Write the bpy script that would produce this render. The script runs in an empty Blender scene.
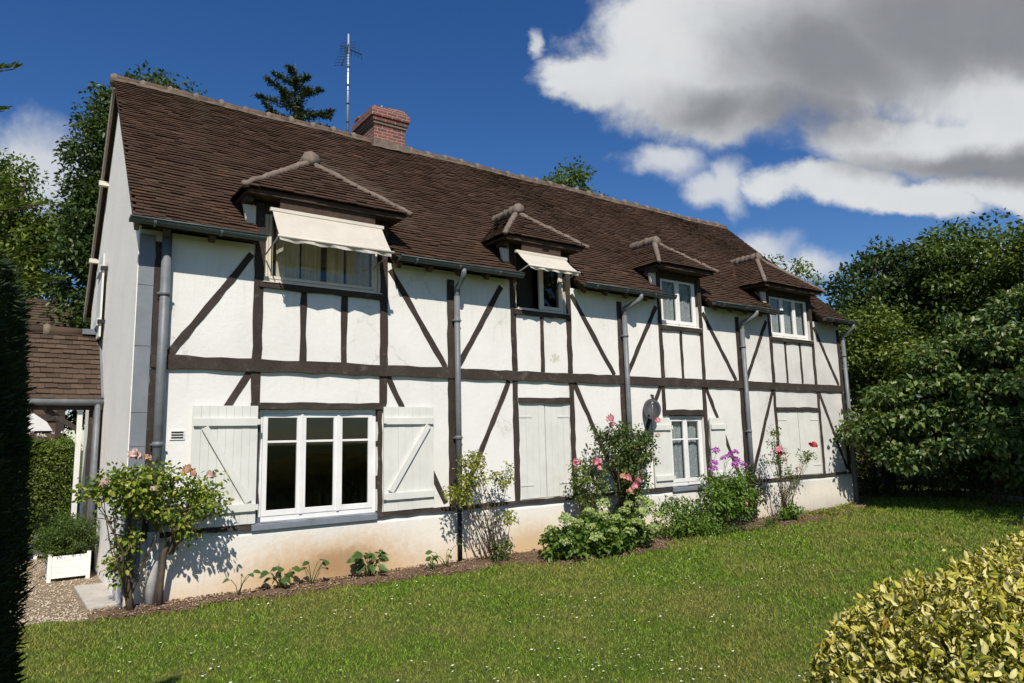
import bpy, math, random
import numpy as np
from mathutils import Vector, Matrix
R = math.radians
random.seed(7)
rng = np.random.default_rng(11)
S = bpy.context.scene
COL = S.collection

# ------------------------------------------------------------------ camera
cam_d = bpy.data.cameras.new("camera")
cam = bpy.data.objects.new("camera", cam_d); COL.objects.link(cam)
YAW, PITCH, ROLL, FPX = 0.621489221, 0.138442832, -0.0234985044, 690.636563
CAM = Vector((0, -9.30338662, 1.75))
fw = Vector((math.sin(YAW)*math.cos(PITCH), math.cos(YAW)*math.cos(PITCH), math.sin(PITCH)))
r0 = Vector((math.cos(YAW), -math.sin(YAW), 0)); u0 = r0.cross(fw)
rt = r0*math.cos(ROLL) + u0*math.sin(ROLL); up = u0*math.cos(ROLL) - r0*math.sin(ROLL)
M4 = Matrix((rt, up, -fw)).transposed().to_4x4(); M4.translation = CAM
cam.matrix_world = M4
cam_d.sensor_width = 36; cam_d.lens = FPX*36/1024
cam_d.clip_start = 0.05; cam_d.clip_end = 3000
S.camera = cam

# ------------------------------------------------------------------ view, sun, sky
S.view_settings.view_transform = 'Standard'; S.view_settings.look = 'None'
S.view_settings.gamma = 1; S.view_settings.use_curve_mapping = False
S.view_settings.exposure = 0.22
SUN = Vector((0.46, 1.0, -1.22)).normalized()          # travel direction of the light
sd = bpy.data.lights.new("sun", 'SUN'); sd.energy = 4.9; sd.angle = R(0.53); sd.color = (1, .94, .84)
so = bpy.data.objects.new("sun", sd); COL.objects.link(so)
so.rotation_euler = SUN.to_track_quat('-Z', 'Y').to_euler(); so.location = (-6, -16, 22)

W = bpy.data.worlds.new("World"); S.world = W; W.use_nodes = True
nt = W.node_tree; nt.nodes.clear()
class NT:
    """tiny node helper"""
    def __init__(s, t): s.t = t
    def n(s, typ, **kw):
        nd = s.t.nodes.new(typ)
        for k, v in kw.items():
            if k.startswith('i_'):
                key = k[2:]; key = int(key) if key.isdigit() else key
                nd.inputs[key].default_value = v
            else: setattr(nd, k, v)
        return nd
    def l(s, a, b): s.t.links.new(a, b)
    def math(s, op, a, b=None, c=None, clamp=False):
        m = s.t.nodes.new('ShaderNodeMath'); m.operation = op; m.use_clamp = clamp
        for i, v in enumerate((a, b, c)):
            if v is None: continue
            if isinstance(v, (int, float)): m.inputs[i].default_value = v
            else: s.l(v, m.inputs[i])
        return m.outputs[0]
    def mix(s, f, a, b, blend='MIX'):
        m = s.t.nodes.new('ShaderNodeMix'); m.data_type = 'RGBA'; m.blend_type = blend
        for sock, v in ((m.inputs[0], f), (m.inputs[6], a), (m.inputs[7], b)):
            if isinstance(v, (int, float)): sock.default_value = v
            elif isinstance(v, (tuple, list)): sock.default_value = tuple(v)[:3] + (1,)
            else: s.l(v, sock)
        return m.outputs[2]
    def ramp(s, f, pts, interp='LINEAR'):
        r = s.t.nodes.new('ShaderNodeValToRGB'); r.color_ramp.interpolation = interp
        e = r.color_ramp.elements
        while len(e) < len(pts): e.new(0.5)
        for i, (p, c) in enumerate(pts):
            e[i].position = p
            e[i].color = (c, c, c, 1) if isinstance(c, (int, float)) else tuple(c)[:3] + (1,)
        s.l(f, r.inputs[0]); return r.outputs[0]
    def noise(s, vec, scale, detail=4, rough=.55, dist=0):
        n = s.t.nodes.new('ShaderNodeTexNoise'); n.inputs['Scale'].default_value = scale
        n.inputs['Detail'].default_value = detail; n.inputs['Roughness'].default_value = rough
        n.inputs['Distortion'].default_value = dist
        if vec is not None: s.l(vec, n.inputs['Vector'])
        return n.outputs['Fac'], n.outputs['Color']
    def smooth(s, v, lo, hi):
        m = s.t.nodes.new('ShaderNodeMapRange'); m.interpolation_type = 'SMOOTHSTEP'
        m.inputs[1].default_value = lo; m.inputs[2].default_value = hi
        s.l(v, m.inputs[0]); return m.outputs[0]

w = NT(nt)
sky = w.n('ShaderNodeTexSky', sky_type='NISHITA', sun_disc=False, sun_elevation=math.asin(-SUN.z),
          sun_rotation=math.atan2(-SUN.x, -SUN.y), altitude=300, air_density=1.0, dust_density=0.3, ozone_density=3.0)
tc = w.n('ShaderNodeTexCoord')
def dotc(vec):
    d = w.n('ShaderNodeVectorMath', operation='DOT_PRODUCT'); w.l(tc.outputs['Generated'], d.inputs[0]); d.inputs[1].default_value = vec
    return d.outputs['Value']
# fixed compass frame of the cloud bank (north-east, above the far end of the house)
E3 = (0.5767, 0.8052, 0.1380); E1 = (0.8147, -0.5794, -0.0233); E2 = (-0.0612, -0.1258, 0.9902)
c3 = w.math('MAXIMUM', dotc(E3), 0.05)
u_ = w.math('DIVIDE', dotc(E1), c3); v_ = w.math('DIVIDE', dotc(E2), c3)
cmb = w.n('ShaderNodeCombineXYZ'); w.l(u_, cmb.inputs[0]); w.l(v_, cmb.inputs[1])
nA, nAc = w.noise(cmb.outputs[0], 3.2, 8, .6)
nB, nBc = w.noise(cmb.outputs[0], 7.0, 8, .62, .3)
nC, _ = w.noise(cmb.outputs[0], 20.0, 6, .6)
wu = w.math('ADD', u_, w.math('MULTIPLY', w.math('SUBTRACT', nB, .5), .10))
sepc = w.n('ShaderNodeSeparateColor'); w.l(nAc, sepc.inputs[0])
wu = w.math('ADD', wu, w.math('MULTIPLY', w.math('SUBTRACT', sepc.outputs[0], .5), .16))
wv = w.math('ADD', v_, w.math('MULTIPLY', w.math('SUBTRACT', sepc.outputs[1], .5), .14))
def lobe(u, v, ru, rv, uu=None, vv=None):
    a = w.math('DIVIDE', w.math('SUBTRACT', uu or wu, u), ru); b = w.math('DIVIDE', w.math('SUBTRACT', vv or wv, v), rv)
    return w.math('SUBTRACT', 1.0, w.math('SQRT', w.math('ADD', w.math('MULTIPLY', a, a), w.math('MULTIPLY', b, b))))
def union(ls):
    f = ls[0]
    for l in ls[1:]: f = w.math('SMOOTH_MAX', f, l, .12)
    return f
body = union([lobe(.28, .42, .20, .15), lobe(.52, .49, .42, .22), lobe(.75, .46, .38, .22), lobe(.62, .285, .24, .055), lobe(.80, .29, .24, .09),
              lobe(.46, .225, .12, .04), lobe(.13, .375, .10, .055), lobe(.30, .325, .12, .05), lobe(.56, .205, .14, .032), lobe(.76, .225, .20, .035)])
wisp = union([lobe(-.70, .245, .15, .10), lobe(-.10, .245, .028, .025), lobe(0.0, .13, .05, .014), lobe(.05, .44, .02, .03), lobe(.22, .255, .10, .03), lobe(.33, .225, .04, .05),
              lobe(.36, .135, .08, .04), lobe(.43, .115, .09, .03), lobe(.68, .13, .12, .03), lobe(.30, .225, .06, .03)])
rag = w.math('ADD', w.math('SUBTRACT', nB, .5), w.math('MULTIPLY', w.math('SUBTRACT', nC, .5), .45))
aB = w.smooth(w.math('ADD', body, w.math('MULTIPLY', rag, .6)), -.05, .36)
aW = w.math('MULTIPLY', w.smooth(w.math('ADD', wisp, rag), 0.0, .8), .85)
alpha = w.math('MAXIMUM', aB, aW)
# grey belly of the bank: thick cloud between us and the light
dark = union([lobe(.45, .41, .20, .12), lobe(.66, .46, .34, .12), lobe(.24, .33, .16, .045), lobe(.72, .255, .30, .028), lobe(.42, .33, .16, .06)])
dk = w.smooth(w.math('ADD', dark, w.math('MULTIPLY', w.math('SUBTRACT', nA, .5), .55)), -.45, .75)
brt = union([lobe(.70, .335, .16, .05), lobe(.60, .30, .06, .03), lobe(.36, .235, .10, .025), lobe(.62, .205, .22, .022), lobe(.16, .40, .12, .12)])
dk = w.math('MULTIPLY', dk, w.math('SUBTRACT', 1, w.math('MULTIPLY', w.smooth(w.math('ADD', brt, w.math('MULTIPLY', w.math('SUBTRACT', nB, .5), .9)), -.3, .6), .8)))
ccol = w.mix(dk, (.69, .71, .73), (.25, .26, .285))
ccol = w.mix(w.math('MULTIPLY', w.smooth(w.math('ADD', w.math('MULTIPLY', nB, .7), w.math('MULTIPLY', nC, .3)), .40, .65), .5), ccol, w.mix(dk, (.76, .77, .78), (.29, .30, .325)))
hs = w.n('ShaderNodeHueSaturation'); hs.inputs['Saturation'].default_value = 1.3; hs.inputs['Hue'].default_value = .51; hs.inputs['Value'].default_value = .92; w.l(sky.outputs[0], hs.inputs['Color'])
b1 = w.n('ShaderNodeBackground'); w.l(hs.outputs[0], b1.inputs[0]); b1.inputs[1].default_value = 0.093
b2 = w.n('ShaderNodeBackground'); w.l(ccol, b2.inputs[0]); b2.inputs[1].default_value = .86
ms = w.n('ShaderNodeMixShader'); w.l(alpha, ms.inputs[0]); w.l(b1.outputs[0], ms.inputs[1]); w.l(b2.outputs[0], ms.inputs[2])
wo = w.n('ShaderNodeOutputWorld'); w.l(ms.outputs[0], wo.inputs[0])
W.cycles.sampling_method = 'MANUAL'; W.cycles.sample_map_resolution = 512
S.cycles.max_bounces = 8; S.cycles.transparent_max_bounces = 12
S.cycles.use_denoising = True

# ------------------------------------------------------------------ helpers
G0 = -0.08
def tag(o, label=None, cat=None, group=None, kind=None):
    if label: o['label'] = label
    if cat: o['category'] = cat
    if group: o['group'] = group
    if kind: o['kind'] = kind
    return o
def empty(name, loc, label=None, cat=None, group=None):
    o = bpy.data.objects.new(name, None); COL.objects.link(o); o.location = loc; o.empty_display_size = .2
    return tag(o, label, cat, group)
def link(name, me, mat, parent=None):
    o = bpy.data.objects.new(name, me); COL.objects.link(o)
    if mat is not None: me.materials.append(mat)
    if parent is not None:
        o.parent = parent
        if parent.parent is None and parent.type == 'EMPTY': o.matrix_parent_inverse = Matrix.Translation(-parent.location)
    return o
def raw_mesh(name, V, F, smooth=False):
    V = np.asarray(V, dtype=np.float32); F = np.asarray(F, dtype=np.int32)
    me = bpy.data.meshes.new(name); k = F.shape[1]
    me.vertices.add(len(V)); me.vertices.foreach_set('co', V.ravel())
    me.loops.add(F.size); me.loops.foreach_set('vertex_index', F.ravel())
    me.polygons.add(len(F)); me.polygons.foreach_set('loop_start', np.arange(0, F.size, k, dtype=np.int32))
    me.update(calc_edges=True)
    if smooth: me.polygons.foreach_set('use_smooth', np.ones(len(F), dtype=bool))
    return me
class MB:
    def __init__(s): s.v = []; s.f = []; s.sm = []
    def add(s, vs, fs, smooth=False):
        b = len(s.v); s.v += [tuple(v) for v in vs]; s.f += [tuple(i + b for i in f) for f in fs]; s.sm += [smooth]*len(fs); return s
    def box(s, x0, x1, y0, y1, z0, z1):
        vs = [(x0,y0,z0),(x1,y0,z0),(x1,y1,z0),(x0,y1,z0),(x0,y0,z1),(x1,y0,z1),(x1,y1,z1),(x0,y1,z1)]
        return s.add(vs, [(0,3,2,1),(4,5,6,7),(0,1,5,4),(1,2,6,5),(2,3,7,6),(3,0,4,7)])
    def bar(s, p0, p1, w_, d_, nrm=(0,-1,0), seg=1, jit=0):
        """timber of width w_ (in plane) and depth d_ along nrm, from p0 to p1"""
        p0 = Vector(p0); p1 = Vector(p1); ax = (p1-p0).normalized(); n = Vector(nrm)
        n = (n - ax*n.dot(ax)).normalized(); sdv = ax.cross(n); rings = []
        for i in range(seg+1):
            c = p0.lerp(p1, i/seg)
            j = [random.uniform(-jit, jit) for _ in range(4)]
            rings += [c - sdv*(w_/2+j[0]) - n*d_/2, c + sdv*(w_/2+j[1]) - n*d_/2, c + sdv*(w_/2+j[1]) + n*(d_/2+j[2]*.5), c - sdv*(w_/2+j[0]) + n*(d_/2+j[3]*.5)]
        fs = [(3,2,1,0), tuple(4*seg+i for i in range(4))]
        for i in range(seg):
            a = 4*i
            for k in range(4):
                k2 = (k+1) % 4; fs.append((a+k, a+k2, a+4+k2, a+4+k))
        return s.add(rings, fs)
    def tube(s, pts, rad, n=8, cap=True):
        pts = [Vector(p) for p in pts]; m = len(pts)
        rads = rad if isinstance(rad, (list, tuple)) else [rad]*m
        vs = []; prev = None
        for i, p in enumerate(pts):
            t = (pts[min(i+1, m-1)] - pts[max(i-1, 0)]).normalized()
            if prev is None: a = t.orthogonal().normalized()
            else: a = (prev - t*prev.dot(t)).normalized()
            prev = a; b = t.cross(a)
            for k in range(n):
                th = 2*math.pi*k/n; vs.append(p + (a*math.cos(th) + b*math.sin(th))*rads[i])
        fs = []
        for i in range(m-1):
            for k in range(n):
                k2 = (k+1) % n; fs.append((i*n+k, i*n+k2, (i+1)*n+k2, (i+1)*n+k))
        if cap: fs += [tuple(range(n-1, -1, -1)), tuple((m-1)*n+k for k in range(n))]
        return s.add(vs, fs, True)
    def prism(s, poly, vec):
        """planar polygon extruded along vec"""
        n = len(poly); v = Vector(vec); a = [Vector(p) for p in poly]
        vs = a + [p+v for p in a]
        fs = [tuple(range(n-1, -1, -1)), tuple(range(n, 2*n))] + [(i, (i+1) % n, n+(i+1) % n, n+i) for i in range(n)]
        return s.add(vs, fs)
    def build(s, name, mat, parent=None, bevel=0, warp=None):
        vs = [warp(v) for v in s.v] if warp else s.v
        me = bpy.data.meshes.new(name); me.from_pydata(vs, [], s.f); 
        me.polygons.foreach_set('use_smooth', s.sm); me.update()
        o = link(name, me, mat, parent)
        if bevel:
            md = o.modifiers.new('bevel', 'BEVEL'); md.width = bevel; md.segments = 2; md.limit_method = 'ANGLE'
        return o

# ------------------------------------------------------------------ materials
def mat(name):
    m = bpy.data.materials.new(name); m.use_nodes = True; t = m.node_tree; t.nodes.clear()
    k = NT(t); out = k.n('ShaderNodeOutputMaterial'); p = k.n('ShaderNodeBsdfPrincipled'); k.l(p.outputs[0], out.inputs[0])
    return m, k, p, out
def bump(k, p, h, strength=.3, dist=.01):
    b = k.n('ShaderNodeBump'); b.inputs['Strength'].default_value = strength; b.inputs['Distance'].default_value = dist
    k.l(h, b.inputs['Height']); k.l(b.outputs[0], p.inputs['Normal'])
def obj_co(k): return k.n('ShaderNodeTexCoord').outputs['Object']
def mapped(k, vec, sc):
    m = k.n('ShaderNodeMapping'); m.inputs['Scale'].default_value = sc; k.l(vec, m.inputs[0]); return m.outputs[0]
def sep(k, vec):
    s_ = k.n('ShaderNodeSeparateXYZ'); k.l(vec, s_.inputs[0]); return s_.outputs
def isl(k): return k.n('ShaderNodeNewGeometry').outputs['Random Per Island']

def simple(name, col, rough=.6, var=.25, scale=12, metal=0, bmp=.15, spec=.3):
    m, k, p, o = mat(name); co = obj_co(k)
    n, _ = k.noise(co, scale, 5, .6); n2, _ = k.noise(co, scale*6, 3, .6)
    lo = tuple(c*(1-var) for c in col); hi = tuple(min(1, c*(1+var)) for c in col)
    k.l(k.ramp(k.math('ADD', k.math('MULTIPLY', n, .7), k.math('MULTIPLY', n2, .3)), [(.3, lo), (.7, hi)]), p.inputs['Base Color'])
    p.inputs['Roughness'].default_value = rough; p.inputs['Metallic'].default_value = metal; p.inputs['Specular IOR Level'].default_value = spec
    bump(k, p, n2, bmp, .004); return m

def plaster():
    m, k, p, o = mat('plaster'); co = obj_co(k); x, y, z = sep(k, co)
    n1, _ = k.noise(co, .9, 6, .65); n2, _ = k.noise(co, 14, 5, .6); n3, _ = k.noise(co, 70, 3, .6); n4, _ = k.noise(mapped(k, co, (5, 5, .7)), 1.0, 5, .6)
    c = k.mix(k.smooth(n1, .35, .75), (.73, .715, .68), (.655, .64, .60))
    c = k.mix(k.math('MULTIPLY', k.smooth(n4, .55, .8), .35), c, (.62, .60, .56))             # rain streaks
    right = k.smooth(x, 10.5, 16)                                                            # weathered far end
    c = k.mix(k.math('MULTIPLY', right, k.math('ADD', .5, k.math('MULTIPLY', k.smooth(n1, .35, .6), .5))), c, (.52, .51, .49))
    # rising damp: grimy foot and the ochre stain under the big window
    wob = k.math('ADD', z, k.math('MULTIPLY', k.math('SUBTRACT', n1, .5), .5))
    foot = k.math('MULTIPLY', k.math('SUBTRACT', 1, k.smooth(wob, -.12, .32)), k.math('ADD', .35, k.math('MULTIPLY', n4, .5)))
    c = k.mix(k.math('MULTIPLY', k.math('SUBTRACT', 1, k.smooth(wob, .3, .75)), .55), c, (.72, .64, .50))
    c = k.mix(k.math('MULTIPLY', foot, k.math('SUBTRACT', 1, right)), c, (.60, .40, .20))
    c = k.mix(k.math('MULTIPLY', foot, right), c, (.33, .31, .28))
    def blob(cx, cz, rx, rz):
        a = k.math('DIVIDE', k.math('SUBTRACT', x, cx), rx); b = k.math('DIVIDE', k.math('SUBTRACT', wob, cz), rz)
        return k.math('SUBTRACT', 1, k.math('SQRT', k.math('ADD', k.math('MULTIPLY', a, a), k.math('MULTIPLY', b, b))))
    st = k.math('ADD', blob(3.6, .05, 1.6, .62), k.math('MULTIPLY', k.math('SUBTRACT', n2, .5), .5))
    c = k.mix(k.math('MULTIPLY', k.smooth(st, -.1, .75), .8), c, (.50, .30, .13))
    st2 = k.math('ADD', blob(3.7, .12, .75, .30), k.math('MULTIPLY', k.math('SUBTRACT', n2, .5), .6))
    c = k.mix(k.math('MULTIPLY', k.smooth(st2, .0, .7), .6), c, (.28, .16, .08))
    st3 = k.math('ADD', blob(6.9, 0.0, 1.1, .5), k.math('MULTIPLY', k.math('SUBTRACT', n2, .5), .5))
    c = k.mix(k.math('MULTIPLY', k.smooth(st3, .0, .8), .7), c, (.55, .38, .2))
    vo = k.n('ShaderNodeTexVoronoi', feature='DISTANCE_TO_EDGE', i_Scale=.55); wv_ = k.n('ShaderNodeVectorMath', operation='ADD'); ws_ = k.n('ShaderNodeVectorMath', operation='SCALE', i_Scale=.5); _, ncol = k.noise(co, 3.5, 6, .65); k.l(ncol, ws_.inputs[0]); k.l(co, wv_.inputs[0]); k.l(ws_.outputs[0], wv_.inputs[1]); k.l(wv_.outputs[0], vo.inputs['Vector'])
    crack = k.math('MULTIPLY', k.math('SUBTRACT', 1, k.smooth(vo.outputs['Distance'], .002, .010)), k.smooth(n1, .48, .6)); c = k.mix(k.math('MULTIPLY', crack, .35), c, (.33, .30, .26))
    n5, _ = k.noise(mapped(k, co, (16, 16, .9)), 1.0, 4, .65); run = k.math('MULTIPLY', k.smooth(n5, .52, .72), k.math('ADD', k.smooth(k.math('ADD', z, k.math('MULTIPLY', n2, .3)), 2.2, 2.75), k.math('SUBTRACT', .45, k.smooth(z, .2, .9))))
    run = k.math('MULTIPLY', run, k.math('SUBTRACT', 1, k.smooth(z, 2.68, 2.72))); c = k.mix(k.math('MULTIPLY', run, .5, None, True), c, (.40, .37, .31))
    run2 = k.math('MULTIPLY', k.smooth(n5, .5, .7), k.math('MULTIPLY', k.smooth(z, 3.2, 3.9), k.math('SUBTRACT', 1, k.smooth(z, 4.0, 4.3)))); c = k.mix(k.math('MULTIPLY', run2, .28), c, (.40, .38, .33))
    sp = k.math('ADD', blob(7.58, 3.12, .16, .13), k.math('MULTIPLY', k.math('SUBTRACT', n2, .5), 2.2))   # flaked patch
    c = k.mix(k.math('MULTIPLY', k.smooth(sp, .35, .6), .6), c, (.42, .40, .28))
    k.l(c, p.inputs['Base Color']); p.inputs['Roughness'].default_value = .85; p.inputs['Specular IOR Level'].default_value = .15
    h = k.math('ADD', k.math('MULTIPLY', n2, .7), k.math('MULTIPLY', n3, .5)); h = k.math('ADD', h, k.math('MULTIPLY', n1, 1.5))
    bump(k, p, h, .45, .012); return m
def roughcast():
    m, k, p, o = mat('roughcast'); co = obj_co(k)
    n1, _ = k.noise(co, 1.2, 5, .6); n3, _ = k.noise(co, 45, 4, .65); n4, _ = k.noise(co, 16, 5, .7)
    c = k.mix(k.smooth(k.math('ADD', k.math('MULTIPLY', n1, .5), k.math('MULTIPLY', n4, .5)), .35, .65), (.90, .86, .79), (.80, .765, .70)); k.l(c, p.inputs['Base Color'])
    p.inputs['Roughness'].default_value = .9; p.inputs['Specular IOR Level'].default_value = .1
    bump(k, p, k.math('ADD', n3, n4), .4, .012); return m
def timber(name='timber', base=(.026, .019, .016), hi=(.085, .066, .054)):
    m, k, p, o = mat(name); co = obj_co(k); oi = k.n('ShaderNodeObjectInfo').outputs['Random']
    n1, _ = k.noise(co, 2.5, 5, .6); n2, _ = k.noise(co, 38, 5, .7, .5); n6, _ = k.noise(co, 7, 6, .7)
    f = k.math('ADD', k.math('MULTIPLY', n1, .5), k.math('MULTIPLY', n2, .5))
    c = k.ramp(f, [(.3, base), (.52, tuple(a*.6+b*.4 for a, b in zip(base, hi))), (.72, hi)])
    c = k.mix(k.math('MULTIPLY', oi, .5), c, (.026, .021, .018)); c = k.mix(k.math('MULTIPLY', k.smooth(n6, .56, .74), .55), c, (.17, .145, .12)); k.l(c, p.inputs['Base Color'])
    p.inputs['Roughness'].default_value = .8; p.inputs['Specular IOR Level'].default_value = .2; bump(k, p, n2, .5, .006); return m
def tilemat(name, dark, mid, hi, orange):
    m, k, p, o = mat(name); co = obj_co(k); r = isl(k)
    n1, _ = k.noise(co, .8, 4, .6); n2, _ = k.noise(co, 26, 5, .65); n3, _ = k.noise(co, 5, 4, .6)
    c = k.ramp(r, [(0, dark), (.3, mid), (.75, tuple(a*.5+b*.5 for a, b in zip(mid, hi))), (.97, hi), (1, orange)])
    c = k.mix(k.math('MULTIPLY', k.smooth(n1, .45, .7), .5), c, dark)
    c = k.mix(k.math('MULTIPLY', k.smooth(n3, .5, .75), .5), c, mid); n7, _ = k.noise(mapped(k, co, (1.6, .5, .5)), 1, 5, .65); c = k.mix(k.math('MULTIPLY', k.smooth(n7, .56, .72), .45), c, (.055, .052, .026))
    c = k.mix(k.math('MULTIPLY', k.smooth(n2, .66, .78), .65), c, (.30, .27, .20))          # lichen
    x, y, z = sep(k, co)
    k.l(c, p.inputs['Base Color']); p.inputs['Roughness'].default_value = .9; p.inputs['Specular IOR Level'].default_value = .12
    bump(k, p, n2, .4, .006); return m
def leafmat(name, cols, trans=.35, rough=.45, spec=.35, tr_col=None):
    m, k, p, o = mat(name); r = isl(k)
    n = len(cols); c = k.ramp(r, [(i/(n-1), cols[i]) for i in range(n)])
    k.l(c, p.inputs['Base Color']); p.inputs['Roughness'].default_value = rough; p.inputs['Specular IOR Level'].default_value = spec
    t = k.n('ShaderNodeBsdfTranslucent'); tcx = k.mix(.5, c, tr_col or (.16, .22, .02)); k.l(tcx, t.inputs[0])
    mx = k.n('ShaderNodeMixShader', i_0=trans); k.l(p.outputs[0], mx.inputs[1]); k.l(t.outputs[0], mx.inputs[2]); k.l(mx.outputs[0], o.inputs[0])
    return m
def variegated():
    m, k, p, o = mat('variegated_leaf'); r = isl(k); uv = k.n('ShaderNodeUVMap').outputs[0]; ux, uy, _ = sep(k, uv)
    n, _ = k.noise(obj_co(k), 55, 4, .6)
    ax = k.math('ABSOLUTE', ux); ed = k.math('ADD', ax, k.math('MULTIPLY', k.math('SUBTRACT', n, .5), .9))
    ed = k.math('ADD', ed, k.math('MULTIPLY', k.math('SUBTRACT', r, .35), .9))
    yel = k.ramp(r, [(0, (.27, .21, .015)), (.3, (.42, .35, .03)), (.6, (.54, .48, .10)), (.88, (.64, .60, .28)), (.97, (.46, .38, .08)), (1, (.28, .15, .02))])
    grn = k.ramp(r, [(0, (.07, .13, .02)), (1, (.20, .25, .05))])
    c = k.mix(k.smooth(ed, .05, .38), grn, yel); k.l(c, p.inputs['Base Color'])
    p.inputs['Roughness'].default_value = .6; p.inputs['Specular IOR Level'].default_value = .18
    t = k.n('ShaderNodeBsdfTranslucent'); k.l(c, t.inputs[0])
    mx = k.n('ShaderNodeMixShader', i_0=.18); k.l(p.outputs[0], mx.inputs[1]); k.l(t.outputs[0], mx.inputs[2]); k.l(mx.outputs[0], o.inputs[0])
    return m
def glass():
    m, k, p, o = mat('window_glass'); k.t.nodes.remove(p)
    a = k.n('ShaderNodeBsdfTransparent'); a.inputs[0].default_value = (.86, .88, .87, 1); g = k.n('ShaderNodeBsdfGlossy', i_Roughness=.02)
    f = k.n('ShaderNodeLayerWeight', i_Blend=.5).outputs['Facing']; mx = k.n('ShaderNodeMixShader'); k.l(k.math('ADD', .04, k.math('MULTIPLY', k.math('POWER', f, 5.0), .9)), mx.inputs[0]); k.l(a.outputs[0], mx.inputs[1]); k.l(g.outputs[0], mx.inputs[2]); k.l(mx.outputs[0], o.inputs[0])
    return m
def brickmat():
    m, k, p, o = mat('chimney_brick'); x, y, z = sep(k, obj_co(k))
    c = k.n('ShaderNodeCombineXYZ'); k.l(k.math('ADD', x, y), c.inputs[0]); k.l(z, c.inputs[1])
    b = k.n('ShaderNodeTexBrick'); k.l(c.outputs[0], b.inputs[0])
    for i, v in (('Scale', 1), ('Brick Width', .22), ('Row Height', .07), ('Mortar Size', .009), ('Mortar Smooth', .3), ('Bias', .1)): b.inputs[i].default_value = v
    b.inputs['Color1'].default_value = (.23, .06, .04, 1); b.inputs['Color2'].default_value = (.12, .036, .03, 1); b.inputs['Mortar'].default_value = (.26, .22, .19, 1)
    n, _ = k.noise(obj_co(k), 18, 5, .6)
    k.l(k.mix(k.math('MULTIPLY', k.smooth(n, .5, .75), .4), b.outputs[0], (.25, .15, .12)), p.inputs['Base Color']); p.inputs['Roughness'].default_value = .9
    bump(k, p, k.math('SUBTRACT', n, k.math('MULTIPLY', b.outputs['Fac'], 2)), .5, .008); return m
def groundmat(name, cols, scale, extra=None, bmp=.4):
    m, k, p, o = mat(name); co = obj_co(k)
    n1, _ = k.noise(co, scale, 6, .65); n2, _ = k.noise(co, scale*9, 5, .7); n3, _ = k.noise(co, scale*60, 3, .7)
    f = k.math('ADD', k.math('MULTIPLY', n1, .45), k.math('ADD', k.math('MULTIPLY', n2, .3), k.math('MULTIPLY', n3, .25)))
    k.l(k.ramp(f, [(.33 + .34*i/(len(cols)-1), c) for i, c in enumerate(cols)]), p.inputs['Base Color'])
    p.inputs['Roughness'].default_value = .95; p.inputs['Specular IOR Level'].default_value = .1
    bump(k, p, k.math('ADD', n2, n3), bmp, .02); return m
def bladeM():
    m, k, p, o = mat('grass_blade'); co = obj_co(k); r = isl(k)
    n1, _ = k.noise(co, .45, 5, .65); n2, _ = k.noise(co, 2.2, 5, .65)
    c = k.ramp(r, [(0, (.045, .10, .006)), (.4, (.12, .22, .014)), (.75, (.19, .295, .026)), (.92, (.26, .34, .05)), (1, (.36, .34, .12))])
    f = k.smooth(k.math('ADD', k.math('MULTIPLY', n1, .65), k.math('MULTIPLY', n2, .35)), .45, .60)
    c = k.mix(k.math('MULTIPLY', f, .68), c, (.27, .235, .065)); k.l(c, p.inputs['Base Color'])
    p.inputs['Roughness'].default_value = .6; p.inputs['Specular IOR Level'].default_value = .08
    t = k.n('ShaderNodeBsdfTranslucent'); k.l(c, t.inputs[0]); mx = k.n('ShaderNodeMixShader', i_0=.2); k.l(p.outputs[0], mx.inputs[1]); k.l(t.outputs[0], mx.inputs[2]); k.l(mx.outputs[0], o.inputs[0])
    return m
def lace():
    m, k, p, o = mat('net_curtain'); co = obj_co(k)
    v = k.n('ShaderNodeTexVoronoi'); k.l(co, v.inputs['Vector']); v.inputs['Scale'].default_value = 42
    n, _ = k.noise(co, 60, 3, .6)
    c = k.mix(k.smooth(v.outputs['Distance'], .15, .6), (.60, .62, .64), (.30, .32, .34)); k.l(c, p.inputs['Base Color']); p.inputs['Roughness'].default_value = .9
    return m

PL = plaster(); RC = roughcast(); TB = timber(); TBr = timber('brown_timber', (.075, .045, .03), (.17, .11, .075))
TILE = tilemat('roof_tile', (.044, .027, .018), (.058, .034, .023), (.074, .043, .028), (.115, .058, .032))
TILE2 = tilemat('porch_tile', (.050, .034, .025), (.070, .048, .034), (.095, .065, .047), (.125, .088, .062))
MORT = simple('ridge_mortar', (.155, .12, .094), .95, .4, 9, bmp=.5)
RIDGE = simple('ridge_tile_clay', (.10, .064, .043), .9, .5, 7, bmp=.4)
ZINC = simple('zinc', (.145, .155, .165), .5, .3, 5, metal=.1, bmp=.05)
ZINCD = simple('old_zinc', (.075, .095, .095), .55, .4, 5, metal=.3, bmp=.1)
CLAD = simple('zinc_cladding', (.20, .215, .235), .6, .15, 3, metal=.2, bmp=.05)
def whitepaint(name, col, bare):
    m, k, p, o = mat(name); co = obj_co(k)
    n1, _ = k.noise(co, 3, 5, .6); n2, _ = k.noise(mapped(k, co, (40, 40, 3)), 1, 6, .7)
    c = k.mix(k.smooth(n1, .3, .7), col, tuple(a*.9 for a in col)); c = k.mix(k.math('MULTIPLY', k.smooth(n2, .6, .72), .5), c, bare)
    k.l(c, p.inputs['Base Color']); p.inputs['Roughness'].default_value = .55; p.inputs['Specular IOR Level'].default_value = .3; bump(k, p, n2, .25, .004); return m
SHUT = whitepaint('shutter_paint', (.66, .655, .61), (.44, .42, .36))
WFRAME = whitepaint('window_paint', (.76, .755, .735), (.58, .56, .52))
CREAM = whitepaint('cream_wood', (.62, .57, .48), (.38, .32, .25))
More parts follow.
